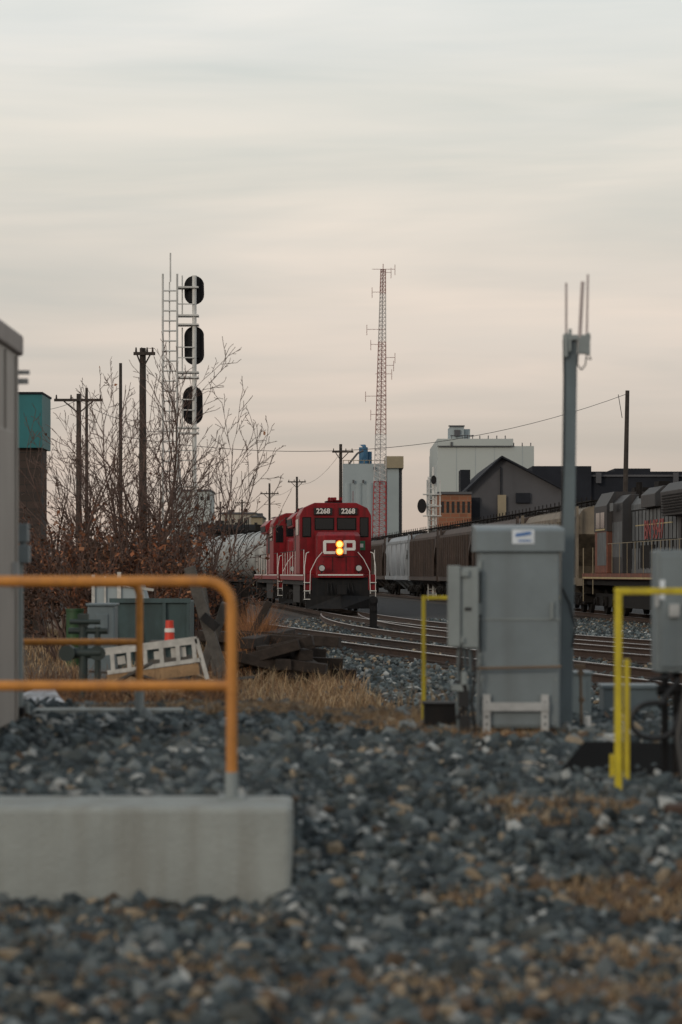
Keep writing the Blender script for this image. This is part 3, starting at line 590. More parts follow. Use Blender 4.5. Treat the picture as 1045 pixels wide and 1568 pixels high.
for c,rb in [('hop_tan',True),('hop_brown',True),('hop_brown',True),('hop_brown',True),('hop_grey',False),('hop_brown',True),('hop_grey',False)]:
    hopper(yy,c,rb); yy+=17.3
# right locomotive (grey/orange, weathered)
L=21.5; x,y0,rz=place(T3,75,L); e=empty('diesel_locomotive',(x,y0,0),rz)
b=B(); hp=[(-.98,1.6),(.98,1.6),(.98,4.1),(.75,4.42),(-.75,4.42),(-.98,4.1)]; b.py(hp,5.2,13.5); b.make('long_hood','lgrey',e,bevel=.02)
b=B(); b.py(hp,.9,5.2); b.py([(-1.45,3.5),(1.45,3.5),(1.5,4.3),(1.2,4.6),(-1.2,4.6),(-1.5,4.3)],1.2,5.6); b.py([(-1.3,1.6),(1.3,1.6),(1.3,4.2),(1.,4.5),(-1.,4.5),(-1.3,4.2)],13.5,15.6)
b.py([(-1.2,3.9),(1.2,3.9),(1.2,4.35),(.9,4.62),(-.9,4.62),(-1.2,4.35)],8.,10.5)
b.make('radiator_section','ldark',e,bevel=.02)
b=B(); b.py([(-1.5,1.6),(1.5,1.6),(1.5,4.1),(1.2,4.62),(-1.2,4.62),(-1.5,4.1)],15.6,18.2); b.py([(-1.15,1.6),(1.15,1.6),(1.05,3.2),(.8,3.5),(-.8,3.5),(-1.05,3.2)],18.2,20.3); b.make('cab','orange',e,bevel=.03)
b=B(); b.box(-1.51,-1.5005,15.7,17.6,1.9,3.15); b.box(-1.306,-1.301,13.6,15.5,2.2,3.5); b.box(-1.52,-1.505,14.2,14.9,3.9,4.2); b.make('cab_side_panel','lgrey',e)
b=B(); b.py([(-1.515,3.18),(1.515,3.18),(1.515,4.14),(1.22,4.66),(-1.22,4.66),(-1.515,4.14)],15.55,18.25); b.make('cab_roof','ldark',e)
b=B(); b.box(-1.53,-1.516,15.95,16.8,3.3,3.9); b.box(-1.53,-1.516,16.95,17.8,3.3,3.9); b.make('windows','glass',e)
b=B(); b.box(-1.55,1.55,.8,20.8,1.38,1.6); b.make('side_sill','orange',e)
b=B(); b.box(-1.556,-1.551,.9,20.7,1.40,1.46); b.box(-1.535,-1.517,15.9,17.85,3.22,3.28); b.box(-.995,-.985,6.,12.6,3.3,3.34)
b.make('stripe','cream',e)
b=B()
for y in np.arange(5.4,13.4,.66): b.box(-.995,-.981,y,y+.05,1.75,3.85); b.box(-1.01,-.98,y+.5,y+.54,2.5,2.75)
for y in np.arange(1.3,5.1,.66): b.box(-.995,-.981,y,y+.03,1.75,3.4)
for zz in np.arange(3.6,4.2,.09): b.box(-1.52,-1.49,1.5,5.3,zz,zz+.04)
b.box(-.99,-.981,5.3,13.4,3.85,3.9); b.box(-.99,-.981,5.3,13.4,2.75,2.78)
b.box(-1.004,-.981,9.,11.6,1.8,2.6); b.box(-1.1,-.98,6.2,7.4,1.6,2.4)
b.box(-1.4,1.4,.8,20.8,1.15,1.38); b.px([(7.3,.35),(13.6,.35),(14,.6),(14,1.3),(7,1.3),(7,.6)],-1.35,1.35); b.box(-1.5,1.5,.5,.85,.4,1.5); b.box(-1.5,1.5,20.7,21,.4,1.5); b.box(-.15,.15,-.1,.6,.8,1.05)
for y in(2.,3.6): b.cyl((0,y,4.6),(0,y,4.7),.7,n=16)
b.box(-.5,.5,11,12,4.42,4.6); b.box(-.3,.3,6.2,7,4.42,4.72); b.box(-.3,.3,16.4,17,4.66,4.85); b.cyl((-.6,13.9,4.5),(-.6,13.9,4.95),.12,n=8); b.cyl((-.9,12.2,4.3),(-.9,12.2,4.8),.05,n=6); b.box(-.9,-.5,8.8,9.6,4.62,4.8)
for k in(.45,.8,1.15): b.box(-1.5,-1.2,20.4,20.8,k,k+.04); b.box(-1.5,-1.2,.85,1.2,k,k+.04)
truck(b,3.6,3,1.9); truck(b,17.6,3,1.9); b.make('frame_doors_and_trucks','truckm',e)
b=B()
for y in np.arange(1.,15.5,1.5): b.cyl((-1.5,y,1.6),(-1.5,y,2.7),.012,n=5)
b.cyl((-1.5,1.,2.7),(-1.5,15.4,2.7),.012,n=5); b.cyl((-1.52,20.7,.5),(-1.52,20.7,2.6),.02,n=5); b.cyl((-1.52,18.5,.8),(-1.52,18.5,2.6),.02,n=5); b.cyl((-1.52,.9,.5),(-1.52,.9,2.6),.02,n=5)
b.make('handrails','tanb',e)
text('side_lettering','BN 9547',.95,(-1.0,9.2,3.1),(R(90),0,R(-90)),'graf',e,off=.012)

# ------------------------------------------------------------------ signals
e=empty('railway_signal_mast'); d=70.
xm=X(298,d); b=B(); b.cyl((xm,d,-.2),(xm,d,Z(422,d)),.065,n=10)
xa,xb=X(250,d),X(272,d)
for xx in(xa,xb): b.cyl((xx,d-.1,-.2),(xx,d-.1,Z(420,d)),.034,n=6)
b.cyl(((xa+xb)/2-.02,d-.02,-.2),((xa+xb)/2-.02,d-.02,Z(432,d)),.02,n=5)
zz=.2
while zz<Z(432,d): b.cyl((xa,d-.1,zz),(xb,d-.1,zz),.024,n=5); zz+=.29
for v in(440,483,497,570,578,655,663,745):
    b.box(xb,xm+.12,d-.12,d+.35,Z(v,d)-.025,Z(v,d)+.02)
for v in(466,532,548,612,628,690,705): b.box(xb,xm,d-.1,d-.05,Z(v,d)-.015,Z(v,d)+.015)
for v in(440,483,545,575,655): b.cyl((xb+.12,d+.3,Z(v,d)),(xb+.12,d+.3,Z(v-45,d) if v>450 else Z(420,d)),.02,n=5)
b.cyl((xa+.22,d-.1,Z(432,d)),(xa+.22,d-.1,Z(388,d)),.024,n=5)
b.cyl((xb,d,Z(690,d)),(xm-.2,d,Z(860,d)),.04,n=5)
b.box(xm-.4,xm+.4,d-.3,d+.5,-.3,.1)
b.make('ladder_and_mast','alu',e)
b=B()
for v,u in((443,297),(528,297),(620,295)):
    c=(X(u,d),Z(v,d)); w=.29
    pr=[]
    for t in np.linspace(0,2*math.pi,25)[:-1]: pr.append((c[0]+w*math.cos(t),c[1]+.29*math.sin(t)+(.27 if v!=443 else .13)*(1 if math.sin(t)>0 else -1)))
    b.py(pr,d+.22,d+.25)
    b.box(c[0]-.16,c[0]+.16,d+.1,d+.22,c[1]-.36,c[1]+.36)
    for k in(-.25,0,.25): b.cyl((c[0],d+.25,c[1]+k),(c[0],d+.55,c[1]+k-.02),.12,n=12)
    b.box(c[0]-.05,xm+.05,d,d+.12,c[1]-.05,c[1]+.05)
b.make('signal_heads','black',e)
e=empty('railway_signal_mast'); d=160.; xm=X(664,d); b=B(); b.cyl((xm,d,-.2),(xm,d,Z(715,d)),.09,n=8)
for xx in(X(656,d),X(668,d)): b.cyl((xx,d-.1,-.2),(xx,d-.1,Z(730,d)),.045,n=5)
for zz in np.arange(.2,Z(732,d),.35): b.cyl((X(656,d),d-.1,zz),(X(668,d),d-.1,zz),.03,n=4)
for v in(757,775,790): b.box(X(648,d),X(676,d),d-.3,d+.5,Z(v,d)-.03,Z(v,d)+.03)
for u in(654,674): b.cyl((X(u,d),d-.2,Z(790,d)),(X(u,d),d-.2,Z(735,d)),.04,n=5)
b.make('ladder_and_mast','alu',e)
b=B()
for v,u,s in((775,646,1.),(735,664,.6)):
    c=(X(u,d),Z(v,d)); b.py([(c[0]+.3*s*math.cos(t),c[1]+.48*s*math.sin(t)) for t in np.linspace(0,2*math.pi,21)[:-1]],d-.45,d-.4); b.box(c[0]-.15,c[0]+.15,d-.4,d-.2,c[1]-.3*s,c[1]+.3*s)
b.make('signal_heads','black',e)
e=empty('dwarf_signal'); d=78.; c=X(572,d); b=B(); b.box(c-.12,c+.12,d,d+.25,-.25,Z(922,d)); b.py([(c+.15*math.cos(t),Z(920,d)+.16*math.sin(t)) for t in np.linspace(0,2*math.pi,17)[:-1]],d-.04,d+.0); b.cyl((c,d-.04,Z(920,d)),(c,d-.16,Z(920,d)),.09,n=10); b.cyl((c,d-.04,Z(932,d)),(c,d-.16,Z(932,d)),.09,n=10); b.box(c-.16,c+.16,d-.08,d+.3,-.3,-.1); b.make('signal_case','black',e)

# ------------------------------------------------------------------ utility poles and wires
def pole(u,vtop,d,r=.13,arms=(),lean=0):
    e=empty('utility_pole'); x=X(u,d); zt=Z(vtop,d); b=B(); b.cyl((x,d,-.4),(x+lean,d,zt),r*1.25,r*.8,n=8)
    q=B()
    for v,w0,w1 in arms:
        z=Z(v,d); b.box(x-w0,x+w1,d-.22,d-.1,z-.06,z+.06)
        for k in np.linspace(-w0+.1,w1-.1,4): q.cyl((x+k,d-.16,z+.06),(x+k,d-.16,z+.24),.05,.03,n=6)
        b.cyl((x-w0*.6,d-.15,z-.05),(x,d-.1,z-.6),.03,n=4); b.cyl((x+w1*.6,d-.15,z-.05),(x,d-.1,z-.6),.03,n=4)
    b.make('pole','wood',e)
    if arms: q.make('insulators','wood',e)
pole(219,533,95,.15,((542,.35,.5),)); pole(185,556,90,.07); pole(121,603,110,.13,((613,1.1,1.1),)); pole(133,594,100,.07)
pole(522,680,170,.13,((692,.6,.9),)); pole(455,730,240,.13,((738,.9,.9),)); pole(413,740,260,.13,((756,1.,1.),)); pole(371,765,330,.15,((770,1.,1.),)); pole(338,768,330,.13,((778,1.,1.),))
pole(954,598,105,.11,(),lean=.2)
def wire(p,q,sag,seg=24):
    p=Vector(p);q=Vector(q); pts=[]
    for i in range(seg+1):
        t=i/seg; c=p.lerp(q,t); c.z-=sag*4*t*(1-t); pts.append(c)
    return pts
e=empty('overhead_wire'); b=B()
b.tube(wire((X(958,105),105,Z(604,105)),(X(185,90),90,Z(668,90)),1.35),.011,4)
b.tube(wire((X(522,170),170,Z(693,170)),(X(455,240),240,Z(740,240)),.8),.013,4); b.tube(wire((X(455,240),240,Z(740,240)),(X(413,260),260,Z(757,260)),.5),.015,4)
b.tube(wire((X(121,110),110,Z(612,110)),(X(185,90),90,Z(642,90)),.1),.012,4); b.tube(wire((X(121,110),110,Z(612,110)),(X(20,130),130,Z(625,130)),.3),.012,4); b.tube(wire((X(185,90),90,Z(642,90)),(X(260,110),110,Z(655,110)),.3),.012,4)
b.tube(wire((X(947,105),105,Z(604,105)),(X(953,105),105,Z(640,105)),.0),.015,4)
b.make('wire','wire',e)

# ------------------------------------------------------------------ radio tower
e=empty('radio_tower'); d=300.; bands=[(413,450,'tmut'),(450,520,'twhite'),(520,600,'tmut'),(600,660,'tmut'),(660,733,'twhite'),(733,881,'tred')]
def tw(v):
    t=(v-413)/(880-413); return 587-t*7, 3.6+t*8.
bb={'tred':B(),'twhite':B(),'tmut':B()}
v=880.
while v>414:
    step=5.5+4*(v-413)/467; v2=max(413,v-step)
    m_='tred'
    for a,c,mm in bands:
        if a<=v2<c: m_=mm
    b=bb[m_]; (u0,h0),(u1,h1)=tw(v),tw(v2)
    P0=[(X(u0,d)+sx_*h0*d/F,d+sy_*h0*d/F,Z(v,d)) for sx_,sy_ in((-1,-1),(1,-1),(0,.8))]; P1=[(X(u1,d)+sx_*h1*d/F,d+sy_*h1*d/F,Z(v2,d)) for sx_,sy_ in((-1,-1),(1,-1),(0,.8))]
    for i in range(3):
        j=(i+1)%3; b.cyl(P0[i],P1[i],.06,n=4); b.cyl(P0[i],P1[j],.026,n=3); b.cyl(P1[i],P1[j],.024,n=3)
        if i==0: b.cyl(P0[j],P1[i],.026,n=3)
    v=v2
for kk in bb: bb[kk].make('lattice_'+kk,kk,e)
b=B()
for v,u0,u1 in((413,570,605),(418,583,599),(448,570,590),(505,562,590),(528,568,588),(548,590,605),(560,590,603),(607,560,590),(635,568,588),(573,575,600)):
    b.cyl((X(u0,d),d-.5,Z(v,d)),(X(u1,d),d-.5,Z(v,d)),.03,n=4)
    uu=u0 if abs(u0-587)>abs(u1-587) else u1; b.cyl((X(uu,d),d-.5,Z(v+9,d)),(X(uu,d),d-.5,Z(v-7,d)),.035,n=4)
b.cyl((X(587,d),d,Z(413,d)),(X(587,d),d,Z(404,d)),.05,n=4); b.make('antennas','tmut',e)

# ------------------------------------------------------------------ buildings
def W(u0,u1,vt,d,dep,b,zb=-.3): return b.box(X(u0,d),X(u1,d),d,d+dep,zb,Z(vt,d))
e=empty('large_pale_warehouse'); d=330.
W(670,818,683,d,30,B()).make('lower_block','pale',e); 
B().box(X(670,d),X(786,d),d-.3,d+28,Z(683,d),Z(672,d)).make('upper_block','pale',e); B().box(X(690,d),X(712,d),d+2,d+8,Z(672,d),Z(652,d)).box(X(713,d),X(722,d),d+3,d+7,Z(672,d),Z(655,d)).make('penthouse','concrete_pale',e)
b=B()
for u in range(735,816,13): b.cyl((X(u,d),d,Z(683 if u>786 else 672,d)),(X(u,d),d,Z((683 if u>786 else 672)-5,d)),.07,n=4)
for u in(692,700,708,716,724): b.cyl((X(u,d),d-.1,Z(672,d)),(X(u,d),d-.1,Z(666,d)),.06,n=4)
b.cyl((X(690,d),d-.1,Z(667,d)),(X(726,d),d-.1,Z(667,d)),.06,n=4)
b.box(X(688,d),X(713,d),d+1.8,d+2,Z(652,d),Z(650,d)); b.box(X(670,d),X(786,d),d-.36,d-.301,Z(684,d),Z(682.6,d)); b.make('joints_and_vents','darkwall',e)
b=B(); b.box(X(697,d),X(706,d),d+1.7,d+1.99,Z(667,d),Z(657,d)); b.box(X(690,d),X(693,d),d-.5,d-.31,Z(682,d),Z(677,d)); b.make('louvres','darkwall',e)
b=B()
for u in(699,728,757): b.box(X(u,d),X(u,d)+.06,d-.02,d-.005,0,Z(684,d))
b.box(X(800,d),X(800,d)+.06,d-.02,d-.005,0,Z(684,d)); b.make('panel_joints','concrete_pale',e)
e=empty('grain_elevator'); d=350.
B().box(X(525,d),X(592,d),d,d+14,-.3,Z(710,d)).make('headhouse','concrete_pale',e)
b=B()
for k in range(3): b.cyl((X(533+17*k,d),d+.5,-.3),(X(533+17*k,d),d+.5,Z(740,d)),.7,n=20)
b.make('silos','concrete_pale',e,smooth=True)
b=B(); b.cyl((X(557,d),d+2,Z(712,d)),(X(557,d),d+2,Z(684,d)),.65,n=16); b.cyl((X(566,d),d+3,Z(712,d)),(X(566,d),d+3,Z(690,d)),.4,n=12); b.cyl((X(557,d),d+2,Z(684,d)),(X(560,d),d+2,Z(680,d)),.65,.1,n=16); b.make('blue_bins','blue',e,smooth=True)
B().box(X(590,d),X(618,d),d-1,d+8,Z(717,d),Z(699,d)).make('tan_head','tanb',e); B().box(X(593,d),X(611,d),d-.5,d+8,-.3,Z(717,d)).make('leg_tower','concrete_pale',e)
b=B(); b.box(X(590,d),X(592,d),d-.3,d-.1,5,Z(720,d)); b.box(X(611,d),X(616,d),d,d+1,-.3,Z(717,d))
for u,v in((572,715),(580,735),(540,735),(555,735)): b.box(X(u,d),X(u+3,d),d-.5,d-.3,Z(v+5,d),Z(v,d))
b.tube([(X(535,d),d,Z(710,d)),(X(548,d),d,Z(694,d)),(X(557,d),d,Z(690,d))],.15,5); b.make('spouts_and_windows','darkwall',e)
b=B()
for u in range(526,592,8): b.cyl((X(u,d),d-.1,Z(710,d)),(X(u,d),d-.1,Z(705,d)),.05,n=4)
b.cyl((X(525,d),d-.1,Z(705,d)),(X(592,d),d-.1,Z(705,d)),.05,n=4); b.make('roof_railing','tanb',e)
e=empty('gabled_industrial_building'); d=235.
g=[(X(718,d),-.3),(X(860,d),-.3),(X(860,d),Z(748,d)),(X(768,d),Z(702,d)),(X(718,d),Z(750,d))]
B().py(g,d,d+40).make('walls','darkwall',e)
b=B(); b.add([(X(714,d),d-.8,Z(754,d)),(X(768,d),d-.8,Z(701,d)),(X(768,d),d-.8,Z(698.,d)),(X(714,d),d-.8,Z(750,d)),(X(714,d),d+41,Z(754,d)),(X(768,d),d+41,Z(701,d)),(X(768,d),d+41,Z(698,d)),(X(714,d),d+41,Z(750,d))],[(0,1,2,3),(7,6,5,4),(0,1,5,4),(3,2,6,7),(0,3,7,4),(1,2,6,5)])
b.add([(X(864,d),d-.8,Z(752,d)),(X(768,d),d-.8,Z(701,d)),(X(768,d),d-.8,Z(698,d)),(X(864,d),d-.8,Z(748,d)),(X(864,d),d+41,Z(752,d)),(X(768,d),d+41,Z(701,d)),(X(768,d),d+41,Z(698,d)),(X(864,d),d+41,Z(748,d))],[(0,1,2,3),(7,6,5,4),(0,1,5,4),(3,2,6,7),(0,3,7,4),(1,2,6,5)])
b.make('roof','darkroof',e)
b=B(); b.box(X(722,d),X(735,d),d-.3,d-.05,2,Z(762,d)); b.box(X(790,d),X(812,d),d-.3,d-.05,Z(770,d),Z(755,d)); b.box(X(766,d),X(767,d),d-.3,d-.05,2,Z(715,d)); b.make('doors','darkroof',e)
b=B(); b.box(X(762,d),X(775,d),d-.35,d-.301,2,Z(758,d)); b.make('sign_panel','tanb',e)
e=empty('flat_roofed_industrial_building'); d=250.
b=B(); b.box(X(795,d),X(1150,d),d,d+30,-.3,Z(722,d)); b.box(X(815,d),X(905,d),d-.5,d+10,5,Z(714,d)); b.box(X(945,d),X(1000,d),d+2,d+10,5,Z(716,d)); b.box(X(707,d),X(722,d),d+2,d+6,5,Z(718,d)); b.make('walls','darkroof',e)
b=B(); 
for u in(912,1030): b.box(X(u,d),X(u+8,d),d-.7,d-.4,Z(740,d),Z(724,d))
b.box(X(797,d),X(1150,d),d-.2,d-.05,Z(730,d),Z(727,d)); b.make('trim','darkwall',e)
e=empty('brick_warehouse'); d=225.
B().box(X(672,d),X(722,d),d,d+20,-.3,Z(757,d)).make('walls','brickO',e); B().box(X(671,d),X(723,d),d-.2,d+20.2,Z(757,d),Z(753,d)).make('parapet','darkwall',e)
b=B()
for u in range(676,720,8): b.box(X(u,d),X(u+4,d),d-.05,d-.01,Z(785,d),Z(768,d))
b.make('windows','glass',e)
for (u0,u1,v,d,c,vz) in((340,392,787,380,'beige',0),(262,322,752,420,'pale',0),(300,345,806,300,'concrete_pale',0),(385,402,792,330,'tanb',0)):
    e=empty('distant_warehouse'); W(u0,u1,v,d,15,B()).make('walls',c,e); B().box(X(u0-1,d),X(u1+1,d),d-.3,d+15.3,Z(v,d),Z(v-2.5,d)).make('roof_edge','darkwall',e)
    b=B()
    for u in np.arange(u0+5,u1-4,10): b.box(X(u,d),X(u+4,d),d-.1,d-.02,Z(v+14,d),Z(v+8,d))
    b.make('windows','glass',e)
    B().box(X(u0+8,d),X(u0+16,d),d+3,d+6,Z(v,d),Z(v-7,d)).make('roof_unit','darkwall',e)
e=empty('storage_tank_rack'); d=210.; b=B()
b.cyl((X(318,d),d,Z(812,d)),(X(395,d),d,Z(812,d)),.5,n=12)
for u in range(305,400,9): b.cyl((X(u,d),d,-.3),(X(u,d),d,Z(803,d)),.1,n=5)
b.box(X(300,d),X(398,d),d-.1,d+.1,Z(806,d),Z(803,d)); b.box(X(330,d),X(342,d),d,d+2,0,Z(797,d)); b.box(X(360,d),X(372,d),d,d+2,0,Z(800,d)); b.make('rack','black',e)
e=empty('teal_roofed_brick_building'); d=60.
B().box(-22,X(63,d),d,d+1.2,-.4,Z(686,d)).make('walls','brickD',e); 
B().box(-22.2,X(66,d),d-.15,d+1.6,Z(686,d),Z(604,d)).make('fascia','teal',e); B().box(-22.3,X(67,d),d-.2,d+1.7,Z(604,d),Z(601,d)).make('coping','darkroof',e)
b=B(); b.box(X(42,d),X(50,d),d-.03,d-.005,.2,2.3); b.box(-12,-9.5,d-.03,d-.005,1,2.4); b.make('door_and_window','glass',e)

n=26000; u=rng.uniform(-220,260,n); y=rng.uniform(520,560,n); hgt=5+3.2*(wob(u/9,y/40,.7)+.3)
z=rng.uniform(0,1,n)**.8*hgt; a=rng.normal(size=(n,3))*.9; b_=rng.normal(size=(n,3))*.9; P=np.stack([u,y,z],1)
V=np.stack([P,P+a,P+b_],1).reshape(-1,3); c=np.array([.09,.075,.07])*rng.uniform(.6,1.3,(n,1)); npmesh('distant_tree_belt',V,np.arange(3*n).reshape(n,3),'leafm',np.repeat(c,3,0))

# ------------------------------------------------------------------ trees
def tree(name,base,stems,L0,r0,spread,leafz,leafp,seed,leafc,maxlev=3,lsz=.036,mult=5,sx_=1.):
    random.seed(seed); segs=[]
    def grow(p,d,L,r,lev):
        n=max(3,int(L/.24)); sl=L/n
        for i in range(n):
            t=i/n
            d=(d+Vector((random.gauss(0,.09),random.gauss(0,.09),random.gauss(0,.05)+.045))).normalized()
            q=p+d*sl; ra=max(r*(1-.8*t),.006); rb=max(r*(1-.8*(i+1)/n),.0052)
            segs.append((p.copy(),q.copy(),ra,rb,lev))
            if lev<maxlev and (i>=2 or lev>0) and random.random()<.85:
                ax=d.cross(Vector((random.gauss(0,1),random.gauss(0,1),random.gauss(0,1)))).normalized()
                cd=(Matrix.Rotation(R(random.uniform(20,46)),3,ax)@d)
                grow(q,cd,L*random.uniform(.24,.48)*(1-.4*t),rb*.62,lev+1)
            p=q
    for s in range(stems):
        a=random.uniform(0,6.28); sp=random.uniform(.1,1)*spread
        d=Vector((math.cos(a)*sp,math.sin(a)*sp*.6,1)).normalized()
        grow(Vector(base)+Vector((math.cos(a)*.25*sx_,math.sin(a)*.25,-.1)),d,L0*random.uniform(.6,1.0),r0*random.uniform(.5,1),0)
    e=empty(name)
    n=len(segs); P0=np.array([s[0] for s in segs]);P1=np.array([s[1] for s in segs]);ra=np.array([s[2] for s in segs]);rb=np.array([s[3] for s in segs]);lv=np.array([s[4] for s in segs])
    d=P1-P0; d/=np.linalg.norm(d,axis=1)[:,None]; ref=np.where(np.abs(d[:,2:3])<.9,np.array([[0,0,1.]]),np.array([[1.,0,0]])); u=np.cross(d,ref); u/=np.linalg.norm(u,axis=1)[:,None]; w=np.cross(d,u)
    k=4; vs=[]
    for P,r in((P0,ra),(P1,rb)):
        for i in range(k):
            t=2*math.pi*i/k; vs.append(P+u*(r*math.cos(t))[:,None]+w*(r*math.sin(t))[:,None])
    V=np.stack(vs,1).reshape(-1,3); o=2*k*np.arange(n)[:,None]; F_=np.concatenate([o+np.array([[i,(i+1)%k,k+(i+1)%k,k+i]]) for i in range(k)],0)
    npmesh('branches',V,F_,'bark',None,e)
    sel=np.where((lv>=1))[0]; pr=np.clip((leafz-P1[sel,2])/leafz*1.6,0.004,1)*leafp
    idx=np.repeat(sel,mult)[rng.random(len(sel)*mult)<np.repeat(pr,mult)]
    if len(idx):
        c0=P1[idx]+rng.normal(0,.07,(len(idx),3)); a=rng.normal(size=(len(idx),3))*lsz; b_=rng.normal(size=(len(idx),3))*lsz*.6
        V=np.stack([c0,c0+a*.5+b_,c0+a,c0+a*.5-b_],1).reshape(-1,3)
        C=np.array(leafc); c=C[rng.integers(0,len(C),len(idx))]*rng.uniform(.6,1.4,(len(idx),1))
        npmesh('leaves',V,np.arange(4*len(idx)).reshape(-1,4),'leafm',np.repeat(c,4,0),e)
    return n
RC=((.20,.075,.036),(.12,.05,.03),(.25,.115,.06),(.07,.034,.023))
d=52.
n1=tree('bare_tree',(X(228,d),d,-.2),17,6.0,.06,.70,3.2,.2,3,RC)
n2=tree('bare_tree',(X(120,d),d+1,-.2),12,5.2,.05,.55,3.2,.25,5,RC)
n3=tree('bare_tree',(X(282,54),54,-.2),7,4.3,.045,.7,2.4,.3,9,RC)
n4=0
DK=((.07,.038,.026),(.045,.028,.02),(.11,.06,.04))
for i,(u,dd,h) in enumerate(((150,50,2.7),(200,49,2.8),(245,50,2.5),(105,51,2.8),(278,51,1.9),(175,53,3.0),(80,54,2.8))):
    n4+=tree('shrub',(X(u,dd),dd,-.2),12,h,.03,.9,3.0,.7,20+i,RC if i%3 else DK,maxlev=2,lsz=.045,mult=4)
print('segments',n1,n2,n3,n4)

# ------------------------------------------------------------------ left yard clutter
e=empty('barricade_panel'); d=30.; e.location=(X(235,d),d,0); b=B()
def bar(b,u0,v0,u1,v1,w,th=.04,dy=0):
    p=Vector((X(u0,d)-X(235,d),dy,Z(v0,d)));q=Vector((X(u1,d)-X(235,d),dy,Z(v1,d))); c=(p+q)/2; L_=(q-p).length; b.rbox(c,(L_,th,w),(0,-math.atan2(q.z-p.z,q.x-p.x),0))
bar(b,160,998,302,980,.09); bar(b,165,1030,308,1010,.05)
for k in range(6): bar(b,172+25*k,1000-3*k,174+25*k,1030-3.4*k,.05,dy=-.005)
bar(b,301,978,318,1040,.05)
bar(b,180,1012,192,1010,.10,.02,.03); bar(b,236,1004,247,1003,.10,.02,.03); bar(b,262,1000,285,998,.12,.02,.03)
b.make('white_frame','board',e)
b=B()
for k in range(5): bar(b,178+25*k,1008-3*k,193+25*k,1006-3*k,.13,.02,dy=.07)
b.make('panes','gshelter',e)
b=B(); bar(b,165,1042,305,1024,.14,.05,.02); bar(b,168,1062,308,1046,.08,.05,.1); bar(b,160,1078,300,1066,.10,.05,.05); b.make('planks','plank',e)
e=empty('broken_board_heap'); random.seed(21); b=B(); b2=B()
for k in range(16):
    dd=random.uniform(27,33); u=random.uniform(165,335)
    (b if k%3 else b2).rbox((X(u,dd),dd,-.05+random.uniform(0,.35)),(random.uniform(.5,1.3),random.uniform(.08,.16),.03),(random.uniform(-.3,.3),random.uniform(-.5,.5),random.uniform(-1,1)))
b.make('boards','woodl',e); b2.make('pale_boards','plank',e)
e=empty('traffic_drum'); x_=X(260,31); b=B(); b.cyl((x_,31,Z(981,31)),(x_,31,Z(950,31)),.065,.05,n=14); b.make('body','redp',e,smooth=True); B().cyl((x_,31,Z(968,31)),(x_,31,Z(962,31)),.0655,.0625,n=14).make('band','white',e); B().box(x_-.25,x_+.25,30.9,31.3,-.2,Z(981,31)).make('stand','woodl',e)
e=empty('dumpster'); d=44.; b=B(); b.px([(d,-.25),(d+1.4,-.25),(d+1.5,Z(920,d)),(d-.1,Z(920,d))],X(172,d),X(290,d)); b.make('bin','gshelter',e,bevel=.02)
b=B(); b.box(X(169,d),X(293,d),d-.16,d-.1,Z(923,d),Z(916,d)); 
for u in(172,212,250,287): b.box(X(u,d),X(u,d)+.06,d-.15,d-.02,-.2,Z(922,d))
b.make('rim_and_ribs','gshelter',e)
e=empty('white_sheeting'); b=B(); d=46.
b.loft([[(X(140,d),d,.9),(X(225,d),d,1.),(X(225,d),d+1,1.),(X(140,d),d+1,.9)],[(X(148,d),d,Z(890,d)),(X(218,d),d,Z(886,d)),(X(215,d),d+.9,Z(888,d)),(X(150,d),d+.9,Z(892,d))]]).make('sheet','concrete_pale',e)
b=B(); b.box(X(141,d),X(146,d),d-.05,d-.01,.5,Z(880,d)); b.box(X(160,d),X(163,d),d-.05,d-.01,.5,Z(882,d)); b.box(X(180,d),X(186,d),d-.05,d-.01,.5,Z(876,d)); b.rbox((X(200,d),d-.03,1.35),(.9,.02,.05),(0,.15,0)); b.make('stakes','board',e)
e=empty('pipe_valve_assembly'); d=27.; b=B()
b.cyl((X(128,d),d,-.3),(X(128,d),d,Z(955,d)),.05,n=12); b.cyl((X(105,d),d,Z(966,d)),(X(165,d),d,Z(966,d)),.035,n=12); b.cyl((X(150,d),d,Z(1040,d)),(X(150,d),d,Z(960,d)),.035,n=12)
b.cyl((X(108,d),d-.06,Z(952,d)),(X(155,d),d-.06,Z(952,d)),.03,n=10); b.cyl((X(95,d),d,Z(1000,d)),(X(155,d),d,Z(1000,d)),.06,n=12); b.cyl((X(104,d),d-.1,Z(1000,d)),(X(104,d),d+.1,Z(1000,d)),.09,n=14)
b.cyl((X(150,d),d-.05,Z(1000,d)),(X(150,d),d+.05,Z(1000,d)),.085,n=14)
b.box(X(120,d),X(136,d),d-.06,d+.06,Z(958,d),Z(940,d)); b.make('pipes_and_valves','dkgreen',e,smooth=True)
e=empty('transformer_box'); d=33.; B().box(X(134,d),X(176,d),d,d+.5,-.25,Z(928,d)).make('case','mastp',e,bevel=.02); B().box(X(132,d),X(178,d),d-.03,d+.53,Z(928,d),Z(924,d)).box(X(148,d),X(166,d),d-.02,d-.001,Z(970,d),Z(940,d)).make('lid_and_door','mastp',e,bevel=.01)
e=empty('green_barrel'); d=47.; b=B(); b.cyl((X(115,d),d,-.2),(X(115,d),d,Z(934,d)),.17,n=16); b.cyl((X(115,d),d,Z(936,d)),(X(115,d),d,Z(932,d)),.18,n=16); b.make('barrel','bgreen',e,smooth=True)
e=empty('leaning_timber_posts'); b=B()
b.rbox(((X(290,37)+X(345,37))/2,37,(Z(868,37)+Z(1045,37))/2),(.17,.17,1.85),(0,-.30,0)); b.rbox((X(325,37.5),37.5,Z(985,37)),(.14,.14,1.3),(.1,.35,0)); b.cyl((X(312,38),38,Z(900,38)),(X(330,38),38,Z(1035,38)),.05)
